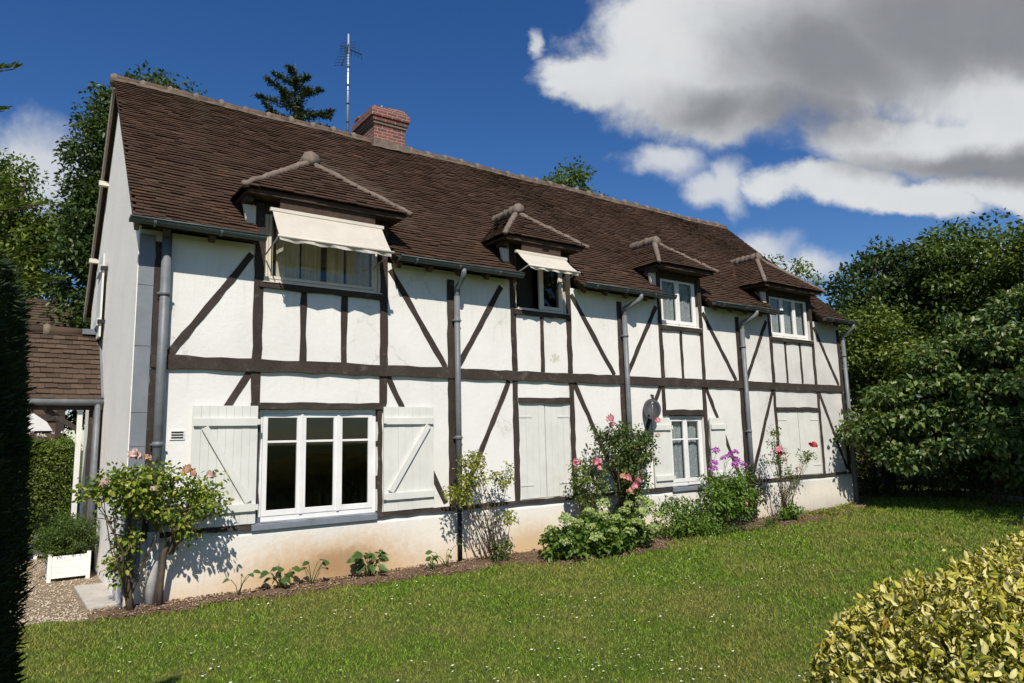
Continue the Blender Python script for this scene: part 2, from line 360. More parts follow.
SILLG = simple('grey_sill', (.17, .19, .22), .6, .2, 8, bmp=.1)
AWN = simple('awning_cloth', (.70, .65, .57), .85, .08, 5, bmp=.05)
def translucent(m, f):
    k = NT(m.node_tree); o = [n_ for n_ in m.node_tree.nodes if n_.type == 'OUTPUT_MATERIAL'][0]; p = [n_ for n_ in m.node_tree.nodes if n_.type == 'BSDF_PRINCIPLED'][0]
    t = k.n('ShaderNodeBsdfTranslucent'); k.l(p.inputs['Base Color'].links[0].from_socket, t.inputs[0]); x = k.n('ShaderNodeMixShader', i_0=f); k.l(p.outputs[0], x.inputs[1]); k.l(t.outputs[0], x.inputs[2]); k.l(x.outputs[0], o.inputs[0])
translucent(AWN, .35)
GL = glass(); LACE = lace(); DRAPE = simple('drape', (.66, .58, .43), .9, .25, 3)
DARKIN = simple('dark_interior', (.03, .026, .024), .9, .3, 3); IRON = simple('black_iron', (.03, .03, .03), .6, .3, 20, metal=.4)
SOFF = simple('soffit_board', (.06, .038, .026), .85, .4, 14)
BRICK = brickmat(); STEM = simple('rose_stem', (.12, .085, .05), .85, .4, 20); STEMG = simple('green_stem', (.07, .10, .03), .7, .3, 20)
BARK = simple('bark', (.085, .065, .045), .95, .45, 8, bmp=.8); BARKP = simple('pale_bark', (.30, .26, .20), .95, .35, 12, bmp=.6)
PLANT = simple('planter_white', (.78, .74, .70), .6, .06, 9); CONC = simple('concrete', (.40, .37, .32), .95, .25, 6, bmp=.4)
ALU = simple('aluminium', (.45, .47, .49), .4, .15, 20, metal=.6); DISHM = simple('dish_grey', (.035, .036, .042), .6, .15, 10)

# ------------------------------------------------------------------ GROUND
def grid_sheet(name, xs, ys, fz, m, keep=None):
    nx, ny = len(xs), len(ys); V = [(x, y, fz(x, y)) for y in ys for x in xs]; F = []
    for j in range(ny-1):
        for i in range(nx-1):
            if keep and not keep(.5*(xs[i]+xs[i+1]), .5*(ys[j]+ys[j+1])): continue
            a = j*nx+i; F.append((a, a+1, a+nx+1, a+nx))
    o = link(name, raw_mesh(name, V, F, True), m); tag(o, kind='structure'); return o
LAWNM = groundmat('lawn_soil', [(.04, .06, .012), (.07, .09, .02), (.11, .11, .035)], .9)
grid_sheet('lawn', [-600, -60, -20, -6, 0, 6, 12, 18, 24, 40, 80, 600], [-600, -60, -20, -8, -4, 0, 4, 8, 16, 40, 80, 600], lambda x, y: G0, LAWNM)
def bed_edge(x):     # how far the flower bed reaches from the wall
    base = np.interp(x, [.8, 1.6, 3.0, 5.0, 6.0, 6.6, 8.6, 9.0, 10.2, 11.2, 13.0, 14.6, 16.0, 17.2], [.55, .55, .62, .85, .80, 1.35, 1.45, 1.0, .85, .95, 1.1, .95, .55, .3])
    return base + .06*np.sin(x*5.1) + .04*np.sin(x*11.7+1)
SOIL = groundmat('bed_soil', [(.075, .045, .028), (.15, .095, .06), (.24, .16, .105)], 1.6, bmp=.9)
xs = list(np.linspace(.75, 17.2, 260)); V = []; F = []; NY = 14
for x in xs:
    e = float(bed_edge(x))
    for j in range(NY+1):
        t = j/NY; V.append((x, -e*t, G0 + .003 + .045*math.sin(math.pi*min(1, (1-t)*1.1+.0))**.7*(.6+.4*math.sin(x*7+t*9)*math.sin(x*3.1+t*4)) if 0 < t < 1 else G0 + .004))
for i in range(len(xs)-1):
    for j in range(NY):
        a = i*(NY+1)+j; F.append((a, a+1, a+NY+2, a+NY+1))
tag(link('flower_bed_soil', raw_mesh('flower_bed_soil', V, F, True), SOIL), kind='structure')
GRAV = groundmat('gravel', [(.22, .165, .105), (.36, .285, .195), (.48, .40, .29)], 4, bmp=1.0)
def grav_edge(x): return -.12 - .22*max(0, x+.2) + .05*math.sin(x*6) + .04*math.sin(x*14+2)
xs2 = list(np.linspace(-9, 1.1, 90)); V = []; F = []
for x in xs2:
    e = grav_edge(x) if x > -1 else grav_edge(-1)
    for j in range(3): V.append((x, [e, 5, 26][j], G0+.004 + .004*(j > 0)))
for i in range(len(xs2)-1):
    for j in range(2): a = i*3+j; F.append((a, a+3, a+4, a+1))
tag(link('gravel_path', raw_mesh('gravel_path', V, F), GRAV), kind='structure')
slab = MB().prism([(.78, .20, G0-.05), (1.085, .22, G0-.05), (1.085, 1.75, G0-.05), (.74, 1.75, G0-.05)], (0, 0, .085)).build('concrete_kerb', CONC, bevel=.01); tag(slab, kind='structure')

# pebbles on the gravel, clods and dead leaves on the bed
def scatter_rocks(name, P, size, m, flat=.6):
    ico = np.array([(0,0,1),(.9,0,.3),(.28,.85,.3),(-.72,.53,.3),(-.72,-.53,.3),(.28,-.85,.3),(0,0,-.6)]); fc = np.array([(0,1,2),(0,2,3),(0,3,4),(0,4,5),(0,5,1),(6,2,1),(6,3,2),(6,4,3),(6,5,4),(6,1,5)])
    n = len(P); sc = size*rng.uniform(.5, 1.5, (n, 1, 1))*rng.uniform(.6, 1.2, (n, 1, 3)); sc[:, :, 2] *= flat
    th = rng.uniform(0, 6.28, n); c, s_ = np.cos(th), np.sin(th); Vv = ico[None]*sc*rng.uniform(.8, 1.2, (n, 7, 1))
    X = Vv[:, :, 0]*c[:, None]-Vv[:, :, 1]*s_[:, None]; Y = Vv[:, :, 0]*s_[:, None]+Vv[:, :, 1]*c[:, None]
    Vv = np.stack([X, Y, Vv[:, :, 2]], -1) + P[:, None, :]
    Ff = fc[None] + (np.arange(n)*7)[:, None, None]
    return tag(link(name, raw_mesh(name, Vv.reshape(-1, 3), Ff.reshape(-1, 3)), m), kind='stuff')
def islmat(name, cols, rough=.8):
    m, k, p, o = mat(name); k.l(k.ramp(isl(k), [(i/(len(cols)-1), c) for i, c in enumerate(cols)]), p.inputs['Base Color']); p.inputs['Roughness'].default_value = rough; p.inputs['Specular IOR Level'].default_value = .2; return m
n = 9000; P = np.zeros((n, 3)); P[:, 0] = rng.uniform(-.5, 1.0, n); P[:, 1] = rng.uniform(-.4, 1, n)**1 * 0 + (-.3 + 7*rng.random(n)**1.6); P[:, 2] = G0+.008
keep = (P[:, 1] > np.array([grav_edge(x) for x in P[:, 0]])+.02) & ~((P[:, 0] > .72) & (P[:, 1] > .2) & (P[:, 1] < 1.75)); P = P[keep]
scatter_rocks('pebbles', P, .014, islmat('pebble', [(.17, .12, .075), (.34, .26, .17), (.46, .38, .27), (.60, .54, .44)]))
n = 7000; X = rng.uniform(.8, 17, n); P = np.stack([X, -bed_edge(X)*rng.random(n)*1.03, np.full(n, G0+.03)], 1)
scatter_rocks('soil_clods', P, .016, islmat('clod', [(.07, .045, .028), (.14, .09, .06), (.22, .15, .10), (.34, .26, .18)]), .7)

# grass
BL = bladeM()
def grass():
    n = 420000
    d = 4.3*np.exp(rng.random(n)*math.log(30/4.3)); a = R(-3) + rng.random(n)*R(82)
    x = np.sin(a)*d; y = CAM.y + np.cos(a)*d
    inbed = (x > .75) & (x < 17.2) & (y > -bed_edge(x)+rng.normal(0, .035, n))
    ing = (x < 1.15) & (y > -.12-.22*np.maximum(0, x+.2)+.05*np.sin(x*6)+.04*np.sin(x*14+2)+rng.normal(0, .05, n))
    ok = ~(inbed | ing); x, y, d = x[ok], y[ok], d[ok]; n = len(x)
    clump = np.sin(x*2.1+np.sin(y*1.7))*np.sin(y*2.6+1.3*np.sin(x*1.1))
    h = (.012+.024*rng.random(n)**1.5+.004*clump)*np.clip(d/7, 1, 1.6); wd = .0032*np.clip(d/5, 1, 4.5)*rng.uniform(.7, 1.4, n)
    edge = np.minimum(np.abs(y+bed_edge(x)), 1); h *= 1 + 1.0*np.exp(-(edge/.09)**2)*(rng.random(n) > .4)
    th = rng.uniform(0, 6.28, n); ln = h*rng.uniform(.2, 1.1, n); ph = rng.uniform(0, 6.28, n)
    B = np.stack([x, y, np.full(n, G0)], 1); t = np.stack([np.cos(th), np.sin(th), np.zeros(n)], 1)*wd[:, None]
    T = B + np.stack([np.cos(ph)*ln, np.sin(ph)*ln, h], 1)
    V = np.stack([B-t, B+t, T], 1).reshape(-1, 3)
    tag(link('grass', raw_mesh('grass', V, np.arange(3*n).reshape(-1, 3)), BL), kind='stuff')
grass()
def daisies():
    n = 2600; d = 5.0*np.exp(rng.random(n)*math.log(15/5.0)); a = R(6)+rng.random(n)*R(62); x = np.sin(a)*d; y = CAM.y+np.cos(a)*d
    den = .8*np.sin(x*1.3+.6)*np.sin(y*1.9+x*.5)+.12*np.clip(x-2, -1, 4)+.55*rng.random(n); ok = (y < -bed_edge(x)-.15) & (den > .30) & (y > -6.2); x, y = x[ok], y[ok]; n = len(x)
    V = []; F = []
    for i in range(n):
        r_ = random.uniform(.005, .010)*(1+.05*abs(y[i]+9)); c = Vector((x[i], y[i], G0+random.uniform(.022, .04))); tx, ty = random.uniform(-.4, .4), random.uniform(-.7, .2); b = len(V)
        for k in range(6): ca, sa = math.cos(k*1.047), math.sin(k*1.047); V.append((c.x+r_*ca, c.y+r_*sa, c.z+r_*(ca*tx+sa*ty)))
        F.append(tuple(range(b, b+6)))
    me = bpy.data.meshes.new('daisies'); me.from_pydata(V, [], F); tag(link('daisies', me, islmat('daisy', [(.60, .62, .45), (.72, .72, .60), (.42, .46, .26)])), kind='stuff')
daisies()

# ------------------------------------------------------------------ HOUSE
X0, X1, DEP = 1.1, 16.9, 6.6
house = empty('half_timbered_house', (9, 3.3, G0), 'long white half-timbered house with brown tiled roof and four dormers', 'house')
# dormers: window opening, eave corners, front eave y, apex y
DORM = [dict(l=2.585, r=4.265, el=2.22, er=4.58, ey=-.36, ay=.66, az=5.98), dict(l=6.755, r=7.855, el=6.32, er=8.10, ey=-.36, ay=.55, az=5.82),
        dict(l=10.335, r=11.465, el=9.98, er=11.72, ey=-.34, ay=.55, az=5.80), dict(l=13.985, r=15.595, el=13.42, er=15.80, ey=-.32, ay=.66, az=5.98)]
EZ = 5.07                                                   # dormer eave height
ROOFZ = lambda y: 4.42 + (y+.28)*.958                        # main slope
def wall_cells(name, xs, zs, solid, y0, y1, m, parent):
    """wall from a grid of cells: front, back and reveals"""
    b = MB(); nx, nz = len(xs)-1, len(zs)-1
    sol = [[solid(.5*(xs[i]+xs[i+1]), .5*(zs[j]+zs[j+1])) for j in range(nz)] for i in range(nx)]
    g = lambda i, j: 0 <= i < nx and 0 <= j < nz and sol[i][j]
    for i in range(nx):
        for j in range(nz):
            if not sol[i][j]: continue
            a, c, e, f = xs[i], xs[i+1], zs[j], zs[j+1]
            b.add([(a,y0,e),(c,y0,e),(c,y0,f),(a,y0,f)], [(0,1,2,3)]); b.add([(a,y1,e),(c,y1,e),(c,y1,f),(a,y1,f)], [(3,2,1,0)])
            if not g(i-1, j): b.add([(a,y0,e),(a,y1,e),(a,y1,f),(a,y0,f)], [(3,2,1,0)])
            if not g(i+1, j): b.add([(c,y0,e),(c,y1,e),(c,y1,f),(c,y0,f)], [(0,1,2,3)])
            if not g(i, j-1): b.add([(a,y0,e),(c,y0,e),(c,y1,e),(a,y1,e)], [(3,2,1,0)])
            if not g(i, j+1): b.add([(a,y0,f),(c,y0,f),(c,y1,f),(a,y1,f)], [(0,1,2,3)])
    return b.build(name, m, parent)
holes = [(2.58, 4.24, .74, 2.20), (10.40, 11.42, .74, 2.12), (6.78, 7.86, .74, 2.31), (13.98, 15.64, .74, 2.22)] + [(d['l'], d['r'], 3.90, 9) for d in DORM]
xs = sorted({X0+.25, X1-.25} | {h[0] for h in holes} | {h[1] for h in holes} | {1.0+.4*0+X0-1.0, X1}); zs = sorted({-.4, 4.40} | {h[2] for h in holes} | {h[3] for h in holes if h[3] < 5})
wall_cells('front_wall', xs, zs, lambda x, z: not any(h[0] < x < h[1] and h[2] < z < h[3] for h in holes), 0, .25, PL, house)
gp = lambda x: [(x, .26, -.4), (x, DEP-.26, -.4), (x, DEP-.26, ROOFZ(.2)-.12), (x, 3.3, ROOFZ(3.3)-.12), (x, .26, ROOFZ(.2)-.12)]
MB().prism([(X0, 0.002, -.4), (X0, DEP, -.4), (X0, DEP, ROOFZ(0)-.12), (X0, 3.3, ROOFZ(3.3)-.12), (X0, .002, ROOFZ(0)-.12)][::-1], (-.02, 0, 0)).build('gable_render', RC, house)
MB().prism(gp(X0), (.25, 0, 0)).build('gable_wall', PL, house)
MB().prism(gp(X1-.25), (.25, 0, 0)).build('gable_wall', PL, house)
MB().box(X0, X1, DEP-.25, DEP, -.4, 4.4).build('rear_wall', PL, house)
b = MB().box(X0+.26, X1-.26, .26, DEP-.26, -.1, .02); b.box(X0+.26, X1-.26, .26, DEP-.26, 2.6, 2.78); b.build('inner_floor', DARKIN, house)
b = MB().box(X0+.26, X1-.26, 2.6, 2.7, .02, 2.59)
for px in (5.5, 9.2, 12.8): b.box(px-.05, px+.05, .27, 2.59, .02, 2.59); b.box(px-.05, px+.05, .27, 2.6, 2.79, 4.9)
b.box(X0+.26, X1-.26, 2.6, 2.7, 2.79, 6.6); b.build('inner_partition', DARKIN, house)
# foot of the wall: slight rendered plinth
MB().prism([(X0+.01, 0, -.4), (X0+.01, -.03, -.4), (X0+.01, -.02, .60), (X0+.01, 0, .66)], (X1-X0-.02, 0, 0)).build('plinth', PL, house)

def post(x, z0, z1, w_, proud=.02, nm='post', m=TB):
    return MB().bar((x, .03-proud*.5, z0), (x, .03-proud*.5, z1), w_*.88, .06+proud, seg=max(2, int((z1-z0)/.16)), jit=.009).build(nm, m, house)
def brace(p, q, w_=.10, nm='brace'):
    L = math.dist(p, q); return MB().bar((p[0], .025, p[1]), (q[0], .025, q[1]), w_*.88, .07, seg=max(3, int(L/.15)), jit=.008).build(nm, TB, house)
def beam(xa, xb, z, h, proud, nm='beam', m=TB):
    return MB().bar((xa, .03-proud*.5, z), (xb, .03-proud*.5, z), h*.92, .06+proud, seg=max(2, int((xb-xa)/.2)), jit=.010).build(nm, m, house)
MB().bar((X0+.075, -.012, -.06), (X0+.075, -.012, 4.34), .17, .024, seg=1).build('corner_cladding', CLAD, house)
for z in (.9, 1.75, 2.15, 2.95, 3.7): MB().bar((X0-.012, -.016, z), (X0+.16, -.014, z), .004, .022).build('cladding_seam', IRON, house)
beam(1.27, 16.82, 2.77, .175, .045)
beam(1.27, 16.82, .71, .065, .05, 'sole_plate')
for xa_, xb_ in ((1.25, 2.44), (4.41, 6.63), (7.98, 10.22), (11.58, 13.88), (15.7, 16.86)): beam(xa_, xb_, 4.33, .14, -.012, 'wall_plate')
for x, w_ in ((1.32, .12), (5.48, .14), (9.17, .13), (12.73, .12), (16.80, .12)):
    post(x, .745, 2.68, w_, .025); post(x, 2.86, 4.26, w_, .025)
for d, w_ in zip(DORM, (.135, .115, .105, .10)):
    for x in (d['l']-w_/2, d['r']+w_/2): post(x, 2.86, 5.0, w_, .022)
    beam(d['l']-w_*.5, d['r']+w_*.5, 3.855, .085, .05, 'dormer_rail')
    beam(d['l'], d['r'], 4.985, .11, .015, 'dormer_lintel')
for x in (3.13, 3.72): post(x, 2.86, 3.81, .095, .012, 'stud')
for x in (7.30,): post(x, 2.86, 3.81, .09, .012, 'stud')
for x in (10.88,): post(x, 2.86, 3.81, .085, .012, 'stud')
for x in (14.49, 15.09): post(x, 2.86, 3.81, .075, .012, 'stud')
for x, z0, z1, w_ in ((2.515, 2.29, 2.68, .13), (4.32, 2.29, 2.68, .13), (4.275, .745, 2.2, .07), (2.55, .745, 2.2, .06), (6.70, .745, 2.68, .12), (7.92, .745, 2.68, .115), (10.27, 2.10, 2.68, .11), (11.49, .745, 2.68, .12), (13.92, .745, 2.68, .09), (15.69, .745, 2.68, .09)):
    post(x, z0, z1, w_, .02)
for p_, q_ in (((2.42, 4.26), (1.47, 2.86)), ((4.44, 4.30), (5.38, 2.86)), ((6.46, 4.26), (5.59, 2.86)), ((7.99, 4.28), (8.98, 2.86)), ((10.19, 4.26), (9.30, 2.86)), ((11.60, 4.26), (12.58, 2.86)), ((13.82, 4.26), (12.93, 2.86)), ((15.75, 4.26), (16.66, 2.86))): brace(p_, q_, .105)
for p_, q_ in (((2.43, 2.68), (1.86, 1.70)), ((4.40, 2.68), (5.36, .80)), ((6.58, 2.68), (5.62, .80)), ((7.99, 2.68), (9.02, .76)), ((10.20, 2.68), (9.30, 1.0)), ((11.57, 2.68), (12.50, .80)), ((13.88, 2.68), (12.9, .76)), ((15.74, 2.68), (16.72, .80))): brace(p_, q_, .10)
for xa, xb, z, h in ((2.46, 4.36, 2.245, .09), (6.76, 7.86, 2.37, .10), (10.22, 11.43, 2.17, .12), (13.97, 15.64, 2.26, .075)): beam(xa, xb, z, h, .035, 'lintel')

# ---- roof
def warp(v): 
    x, y, z = v; return (x, y, z + .03*math.sin(x*.9+.6)*math.sin(max(0, y)*.95+.2) + .012*math.sin(x*2.1+y*1.3))
def tile_face(b, O, U, Vv, N, smax, lr, tw=.165, ex=.086, hh=.017, jit=.006):
    O, U, Vv, N = Vector(O), Vector(U), Vector(Vv), Vector(N); rows = int(smax/ex)+1
    for i in range(rows):
        s0 = i*ex; s1 = min(s0+ex*1.5, smax+.02)
        for (L, Rr) in lr(min(s0+ex*.4, smax-.001)):
            if Rr-L < .03: continue
            a = L - (tw*.5 if i % 2 else 0) + (tw*.35*math.sin(i*12.9) if tw < .3 else 0); a += tw*math.floor((L-a)/tw) if a < L-tw else 0
            while a < Rr:
                x0, x1 = max(a+.002, L), min(a+tw-.002, Rr); a += tw
                if x1-x0 < .02: continue
                e0, e1 = random.uniform(-jit, jit), random.uniform(-jit, jit); hb = hh*1.7+random.uniform(-.004, .009); tk = hh
                p = lambda u, s_, h: O + U*u + Vv*s_ + N*h
                d0 = random.uniform(-.008, .008) - (random.random() < .012)*random.uniform(.02, .045)
                vs = [p(x0, s0+e0+d0, hb), p(x1, s0+e1+d0, hb), p(x1, s1, .005), p(x0, s1, .005), p(x0, s0+e0+d0, hb-tk), p(x1, s0+e1+d0, hb-tk), p(x1, s1, -.008), p(x0, s1, -.008)]
                b.add(vs, [(0,1,2,3), (4,5,1,0), (4,0,3,7), (1,5,6,2)])
SL = math.hypot(1, .958); Vn = Vector((0, 1, .958))/SL; Nn = Vector((0, -.958, 1))/SL
EY = -.30; smax = (3.3-EY)*SL
def main_lr(s):
    y = EY + s/SL; z = ROOFZ(y)
    cuts = [(d['l']-.13, d['r']+.13) for d in DORM] if z < EZ-.02 else []
    out = []; L = .97
    for c in cuts: out.append((L, c[0])); L = c[1]
    out.append((L, 17.0)); return out
b = MB(); tile_face(b, (0, EY, ROOFZ(EY)), (1, 0, 0), Vn, Nn, smax, main_lr)
b.build('roof', TILE, house, warp=warp)
b = MB(); Vb = Vector((0, -1, .958))/SL; Nb = Vector((0, .958, 1))/SL
tile_face(b, (0, 6.9, ROOFZ(EY)), (1, 0, 0), Vb, Nb, smax, lambda s: [(.97, 17.0)], tw=.5, ex=.22)
b.build('rear_roof', TILE, house, warp=warp)
# boarding under the tiles, rafters' feet
b = MB()
ym = EY + .07 + (EZ-ROOFZ(EY))/.958
for L, Rr in main_lr(0.01):
    b.prism([(L+.03, EY+.02, ROOFZ(EY+.02)-.02), (L+.03, ym, ROOFZ(ym)-.02), (L+.03, ym, ROOFZ(ym)-.07), (L+.03, EY+.02, ROOFZ(EY+.02)-.07)], (Rr-L-.06, 0, 0))
b.prism([(1.0, ym, ROOFZ(ym)-.02), (1.0, 3.28, ROOFZ(3.28)-.02), (1.0, 3.28, ROOFZ(3.28)-.07), (1.0, ym, ROOFZ(ym)-.07)], (15.97, 0, 0))
b.prism([(1.0, 6.88, ROOFZ(EY+.02)-.02), (1.0, 3.32, ROOFZ(3.28)-.02), (1.0, 3.32, ROOFZ(3.28)-.07), (1.0, 6.88, ROOFZ(EY+.02)-.07)], (15.97, 0, 0))
b.build('roof_boarding', SOFF, house, warp=warp)
for x in np.arange(1.35, 16.9, .52):
    if any(d['l']-.2 < x < d['r']+.2 for d in DORM): continue
    MB().bar((x, EY+.05, ROOFZ(EY+.05)-.13), (x, .24, ROOFZ(.24)-.13), .075, .10, nrm=tuple(Nn)).build('rafter', SOFF, house)
# barge boards on the near gable (far slope shows), small brackets
b = MB(); b.bar((.985, 6.95, ROOFZ(EY)-.06), (.985, 3.34, ROOFZ(3.3)-.10), .24, .035, nrm=(-1, 0, 0), seg=8, jit=.004); b.build('barge_board', simple('barge_wood', (.30, .25, .20), .85, .25, 12), house)
b = MB(); b.bar((1.02, EY+.02, ROOFZ(EY)-.06), (1.02, 3.3, ROOFZ(3.3)-.09), .11, .05, nrm=(-1, 0, 0), seg=8, jit=.004); b.build('verge_mortar', MORT, house)
for y in (4.55, 5.75): MB().box(.93, 1.08, y-.05, y+.05, ROOFZ(6.6-y)-.27, ROOFZ(6.6-y)-.19).build('purlin_end', CREAM, house)
# ridge: clay ridge tiles with mortar collars
def ridge_line(b, b2, p, q, r_, step=.42, flat=1.0, collar=True):
    p, q = Vector(p), Vector(q); L = (q-p).length; n_ = max(1, int(L/step)); d_ = (q-p)/n_
    for i in range(n_):
        a, c = p+d_*i, p+d_*(i+1.04)
        j = Vector((0, 0, random.uniform(-.008, .012)))
        b.tube([a+j, a.lerp(c, .5)+j, c+j], [r_*random.uniform(.94, 1.06), r_*.97, r_*.88], 10)
        if collar: b2.tube([a-d_.normalized()*.05, a, a+d_.normalized()*.06], [r_*random.uniform(.9, 1.1), r_*random.uniform(1.25, 1.6), r_*random.uniform(.95, 1.15)], 8)
b, b2 = MB(), MB(); ridge_line(b, b2, (.97, 3.3, ROOFZ(3.3)-.02), (17.0, 3.3, ROOFZ(3.3)-.02), .088)
b2.bar((.97, 3.26, ROOFZ(3.3)-.07), (17.0, 3.26, ROOFZ(3.3)-.07), .08, .14, seg=90, jit=.018)
rdg = b.build('ridge_tiles', RIDGE, house, warp=warp); b2.build('ridge_mortar', MORT, rdg, warp=warp)
# ---- dormers
for d in DORM:
    l, r_, el, er, ey, ay, az = (d[k] for k in ('l', 'r', 'el', 'er', 'ey', 'ay', 'az')); cx = (el+er)/2
    b = MB()
    yb = -.28 + (EZ-4.42)/.958                 # where the eave meets the main slope
    chk = []
    for x in (l-.13, r_+.09):                  # cheeks
        chk.append(MB().prism([(x, .002, 4.30), (x, .002, EZ-.06), (x, yb+.1, EZ-.06), (x, yb+.1, ROOFZ(yb+.1)-.02), (x, .3, ROOFZ(.3)-.2)], (.04, 0, 0)))
    b = MB(); b.box(el+.05, er-.05, ey+.05, yb+.25, EZ-.045, EZ-.01); b.bar((el+.05, ey+.06, EZ-.03), (er-.05, ey+.06, EZ-.03), .07, .03)
    b.box(l-.12, r_+.12, .03, .1, EZ-.2, EZ-.05); b.box(l-.3, l-.2, -.15, .1, EZ-.13, EZ-.05)
    dm = b.build('dormer', SOFF, house)
    for c_ in chk: c_.build('cheek', CREAM, dm)
    ck = MB(); ck.prism([(l-.24, -.03, 4.60), (l-.135, -.03, 4.60), (l-.135, -.03, 4.93), (l-.30, -.03, 4.93)], (0, .05, 0)); ck.build('corner_board', CREAM, dm)
    # hipped tile roof
    b = MB(); hw = (er-el)/2; rise = az-EZ
    ps = [(el, ey, EZ), (er, ey, EZ), (cx, ay, az)]
    V_ = Vector((0, ay-ey, rise)); S_ = V_.length; V_.normalize(); Nf = Vector((1, 0, 0)).cross(V_)
    tile_face(b, (cx, ey, EZ), (1, 0, 0), V_, Nf, S_, lambda s: [(-hw*(1-s/S_), hw*(1-s/S_))], tw=.15, ex=.095)
    yr = -.28 + (az-4.42)/.958
    for sg in (-1, 1):
        Vs = Vector((-sg*hw, 0, rise)); Ss = Vs.length; Vs.normalize(); Us = Vector((0, -sg, 0)); Ns = Us.cross(Vs)
        if Ns.z < 0: Ns = -Ns
        # along u: from front (ey) to the valley on the main slope
        def lr_(s, sg=sg, Ss=Ss):
            f = s/Ss; y0 = ey+(ay-ey)*f; y1 = yb+(yr-yb)*f+.12
            return [(y0, y1)] if sg < 0 else [(-y1, -y0)]
        Uu = Vector((0, 1, 0)) if sg < 0 else Vector((0, -1, 0))
        tile_face(b, (el if sg < 0 else er, 0, EZ), Uu, Vs, Ns, Ss, lr_, tw=.15, ex=.095)
    b.build('hip_roof', TILE, dm)
    b = MB(); b.add([(el+.03, ey+.03, EZ-.006), (er-.03, ey+.03, EZ-.006), (cx, ay, az-.02), (cx, yr+.1, az-.02), (el+.03, yb+.2, EZ-.006), (er-.03, yb+.2, EZ-.006)], [(0,1,2), (0,2,3,4), (1,5,3,2)]); b.build('boarding', SOFF, dm)
    b = MB()
    def capping(p, q, r0_, r1_):
        p, q = Vector(p), Vector(q); n_ = 22; b.tube([p.lerp(q, i/n_)+Vector((0, 0, -.012+.012*random.uniform(-1, 1))) for i in range(n_+1)], [(r0_+(r1_-r0_)*i/n_)*random.uniform(.88, 1.1)*(1.08 if i % 4 == 0 else .97) for i in range(n_+1)], 8)
    capping((el-.02, ey-.02, EZ+.015), (cx, ay, az+.01), .045, .06); capping((er+.02, ey-.02, EZ+.015), (cx, ay, az+.01), .045, .06)
    capping((cx, ay-.10, az+.03), (cx, yr+.06, az+.05), .125, .10)
    b.build('hip_capping', MORT, dm)

# ---- gutters and down pipes
def gutter(xa, xb):
    b = MB(); n_ = 9; cy, cz, rr = EY-.005+.0, 4.425, .065; k_ = max(2, int((xb-xa)/.6))
    prof = [(cy-.045+rr*math.cos(math.pi+math.pi*i/n_), cz+rr*math.sin(math.pi+math.pi*i/n_)) for i in range(n_+1)]
    prof2 = [(cy-.045+(rr-.006)*math.cos(math.pi+math.pi*i/n_), cz+(rr-.006)*math.sin(math.pi+math.pi*i/n_)) for i in range(n_, -1, -1)]
    pr = prof+prof2
    vs = []; m_ = len(pr)
    for q in range(k_+1):
        x = xa+(xb-xa)*q/k_; dz = .006*math.sin(x*1.7); vs += [(x, y, z+dz) for y, z in pr]
    fs = []
    for q in range(k_):
        for i in range(m_): i2 = (i+1) % m_; fs.append((q*m_+i, q*m_+i2, (q+1)*m_+i2, (q+1)*m_+i))
    fs += [tuple(range(m_-1, -1, -1)), tuple(k_*m_+i for i in range(m_))]
    b.add(vs, fs); b.tube([(xa, cy-.045-rr, cz+.003), (xb, cy-.045-rr, cz+.003)], .011, 6)
    for x in (xa+.004, xb-.004): b.prism([(x-.004, y, z) for y, z in prof], (.008, 0, 0))
    g = b.build('gutter', ZINCD, house)
    b = MB()
    for x in np.arange(xa+.25, xb, .75): b.prism([(x, y-.0, z-.004) for y, z in prof] + [(x, y, z-.010) for y, z in prof[::-1]], (.03, 0, 0))
    b.build('gutter_bracket', ZINC, g)
for xa, xb in ((.93, 2.50), (4.42, 6.66), (8.02, 10.36), (11.56, 13.93), (15.68, 17.05)): gutter(xa, xb)
def downpipe(x, zlow, gx, rr=.047, thin=None, dark=False):
    b = MB(); y = -.085
    if gx is not None: b.tube([(gx, EY-.05, 4.37), (gx, EY-.05, 4.31), (gx+(x-gx)*.2, EY-.02, 4.25), (x, y-.02, 4.12), (x, y, 4.04), (x, y, 3.95)], rr*.95, 12)
    top = 3.99 if gx is not None else 4.36
    b.tube([(x, y, top), (x, y, zlow)], rr, 14); o = b.build('downpipe', ZINC, house)
    for z in (3.6, 1.77): b = MB(); b.tube([(x, y, z-.03), (x, y, z+.03)], rr+.007, 14); b.box(x-.07, x-.03, -.09, 0, z-.012, z+.012); b.box(x-rr-.03, x+rr+.03, y-.01, y+.01, z-.008, z+.008); b.build('pipe_bracket', ZINC, o)
    if thin: MB().tube([(x, y, zlow+.04), (x, y, thin)], rr*.75, 12).build('iron_pipe_foot', IRON, o)
downpipe(1.38, .72, None, .056); MB().tube([(1.38, -.085, .76), (1.38, -.085, -.1)], .066, 14).build('drain_foot', simple('pale_drain', (.52, .51, .48), .8, .3, 9), house); downpipe(5.55, .85, 5.52, .047, -.08); downpipe(9.23, .80, 9.42, .05, -.08); downpipe(12.80, -.05, 12.98, .05); downpipe(16.89, -.05, 16.95, .05)

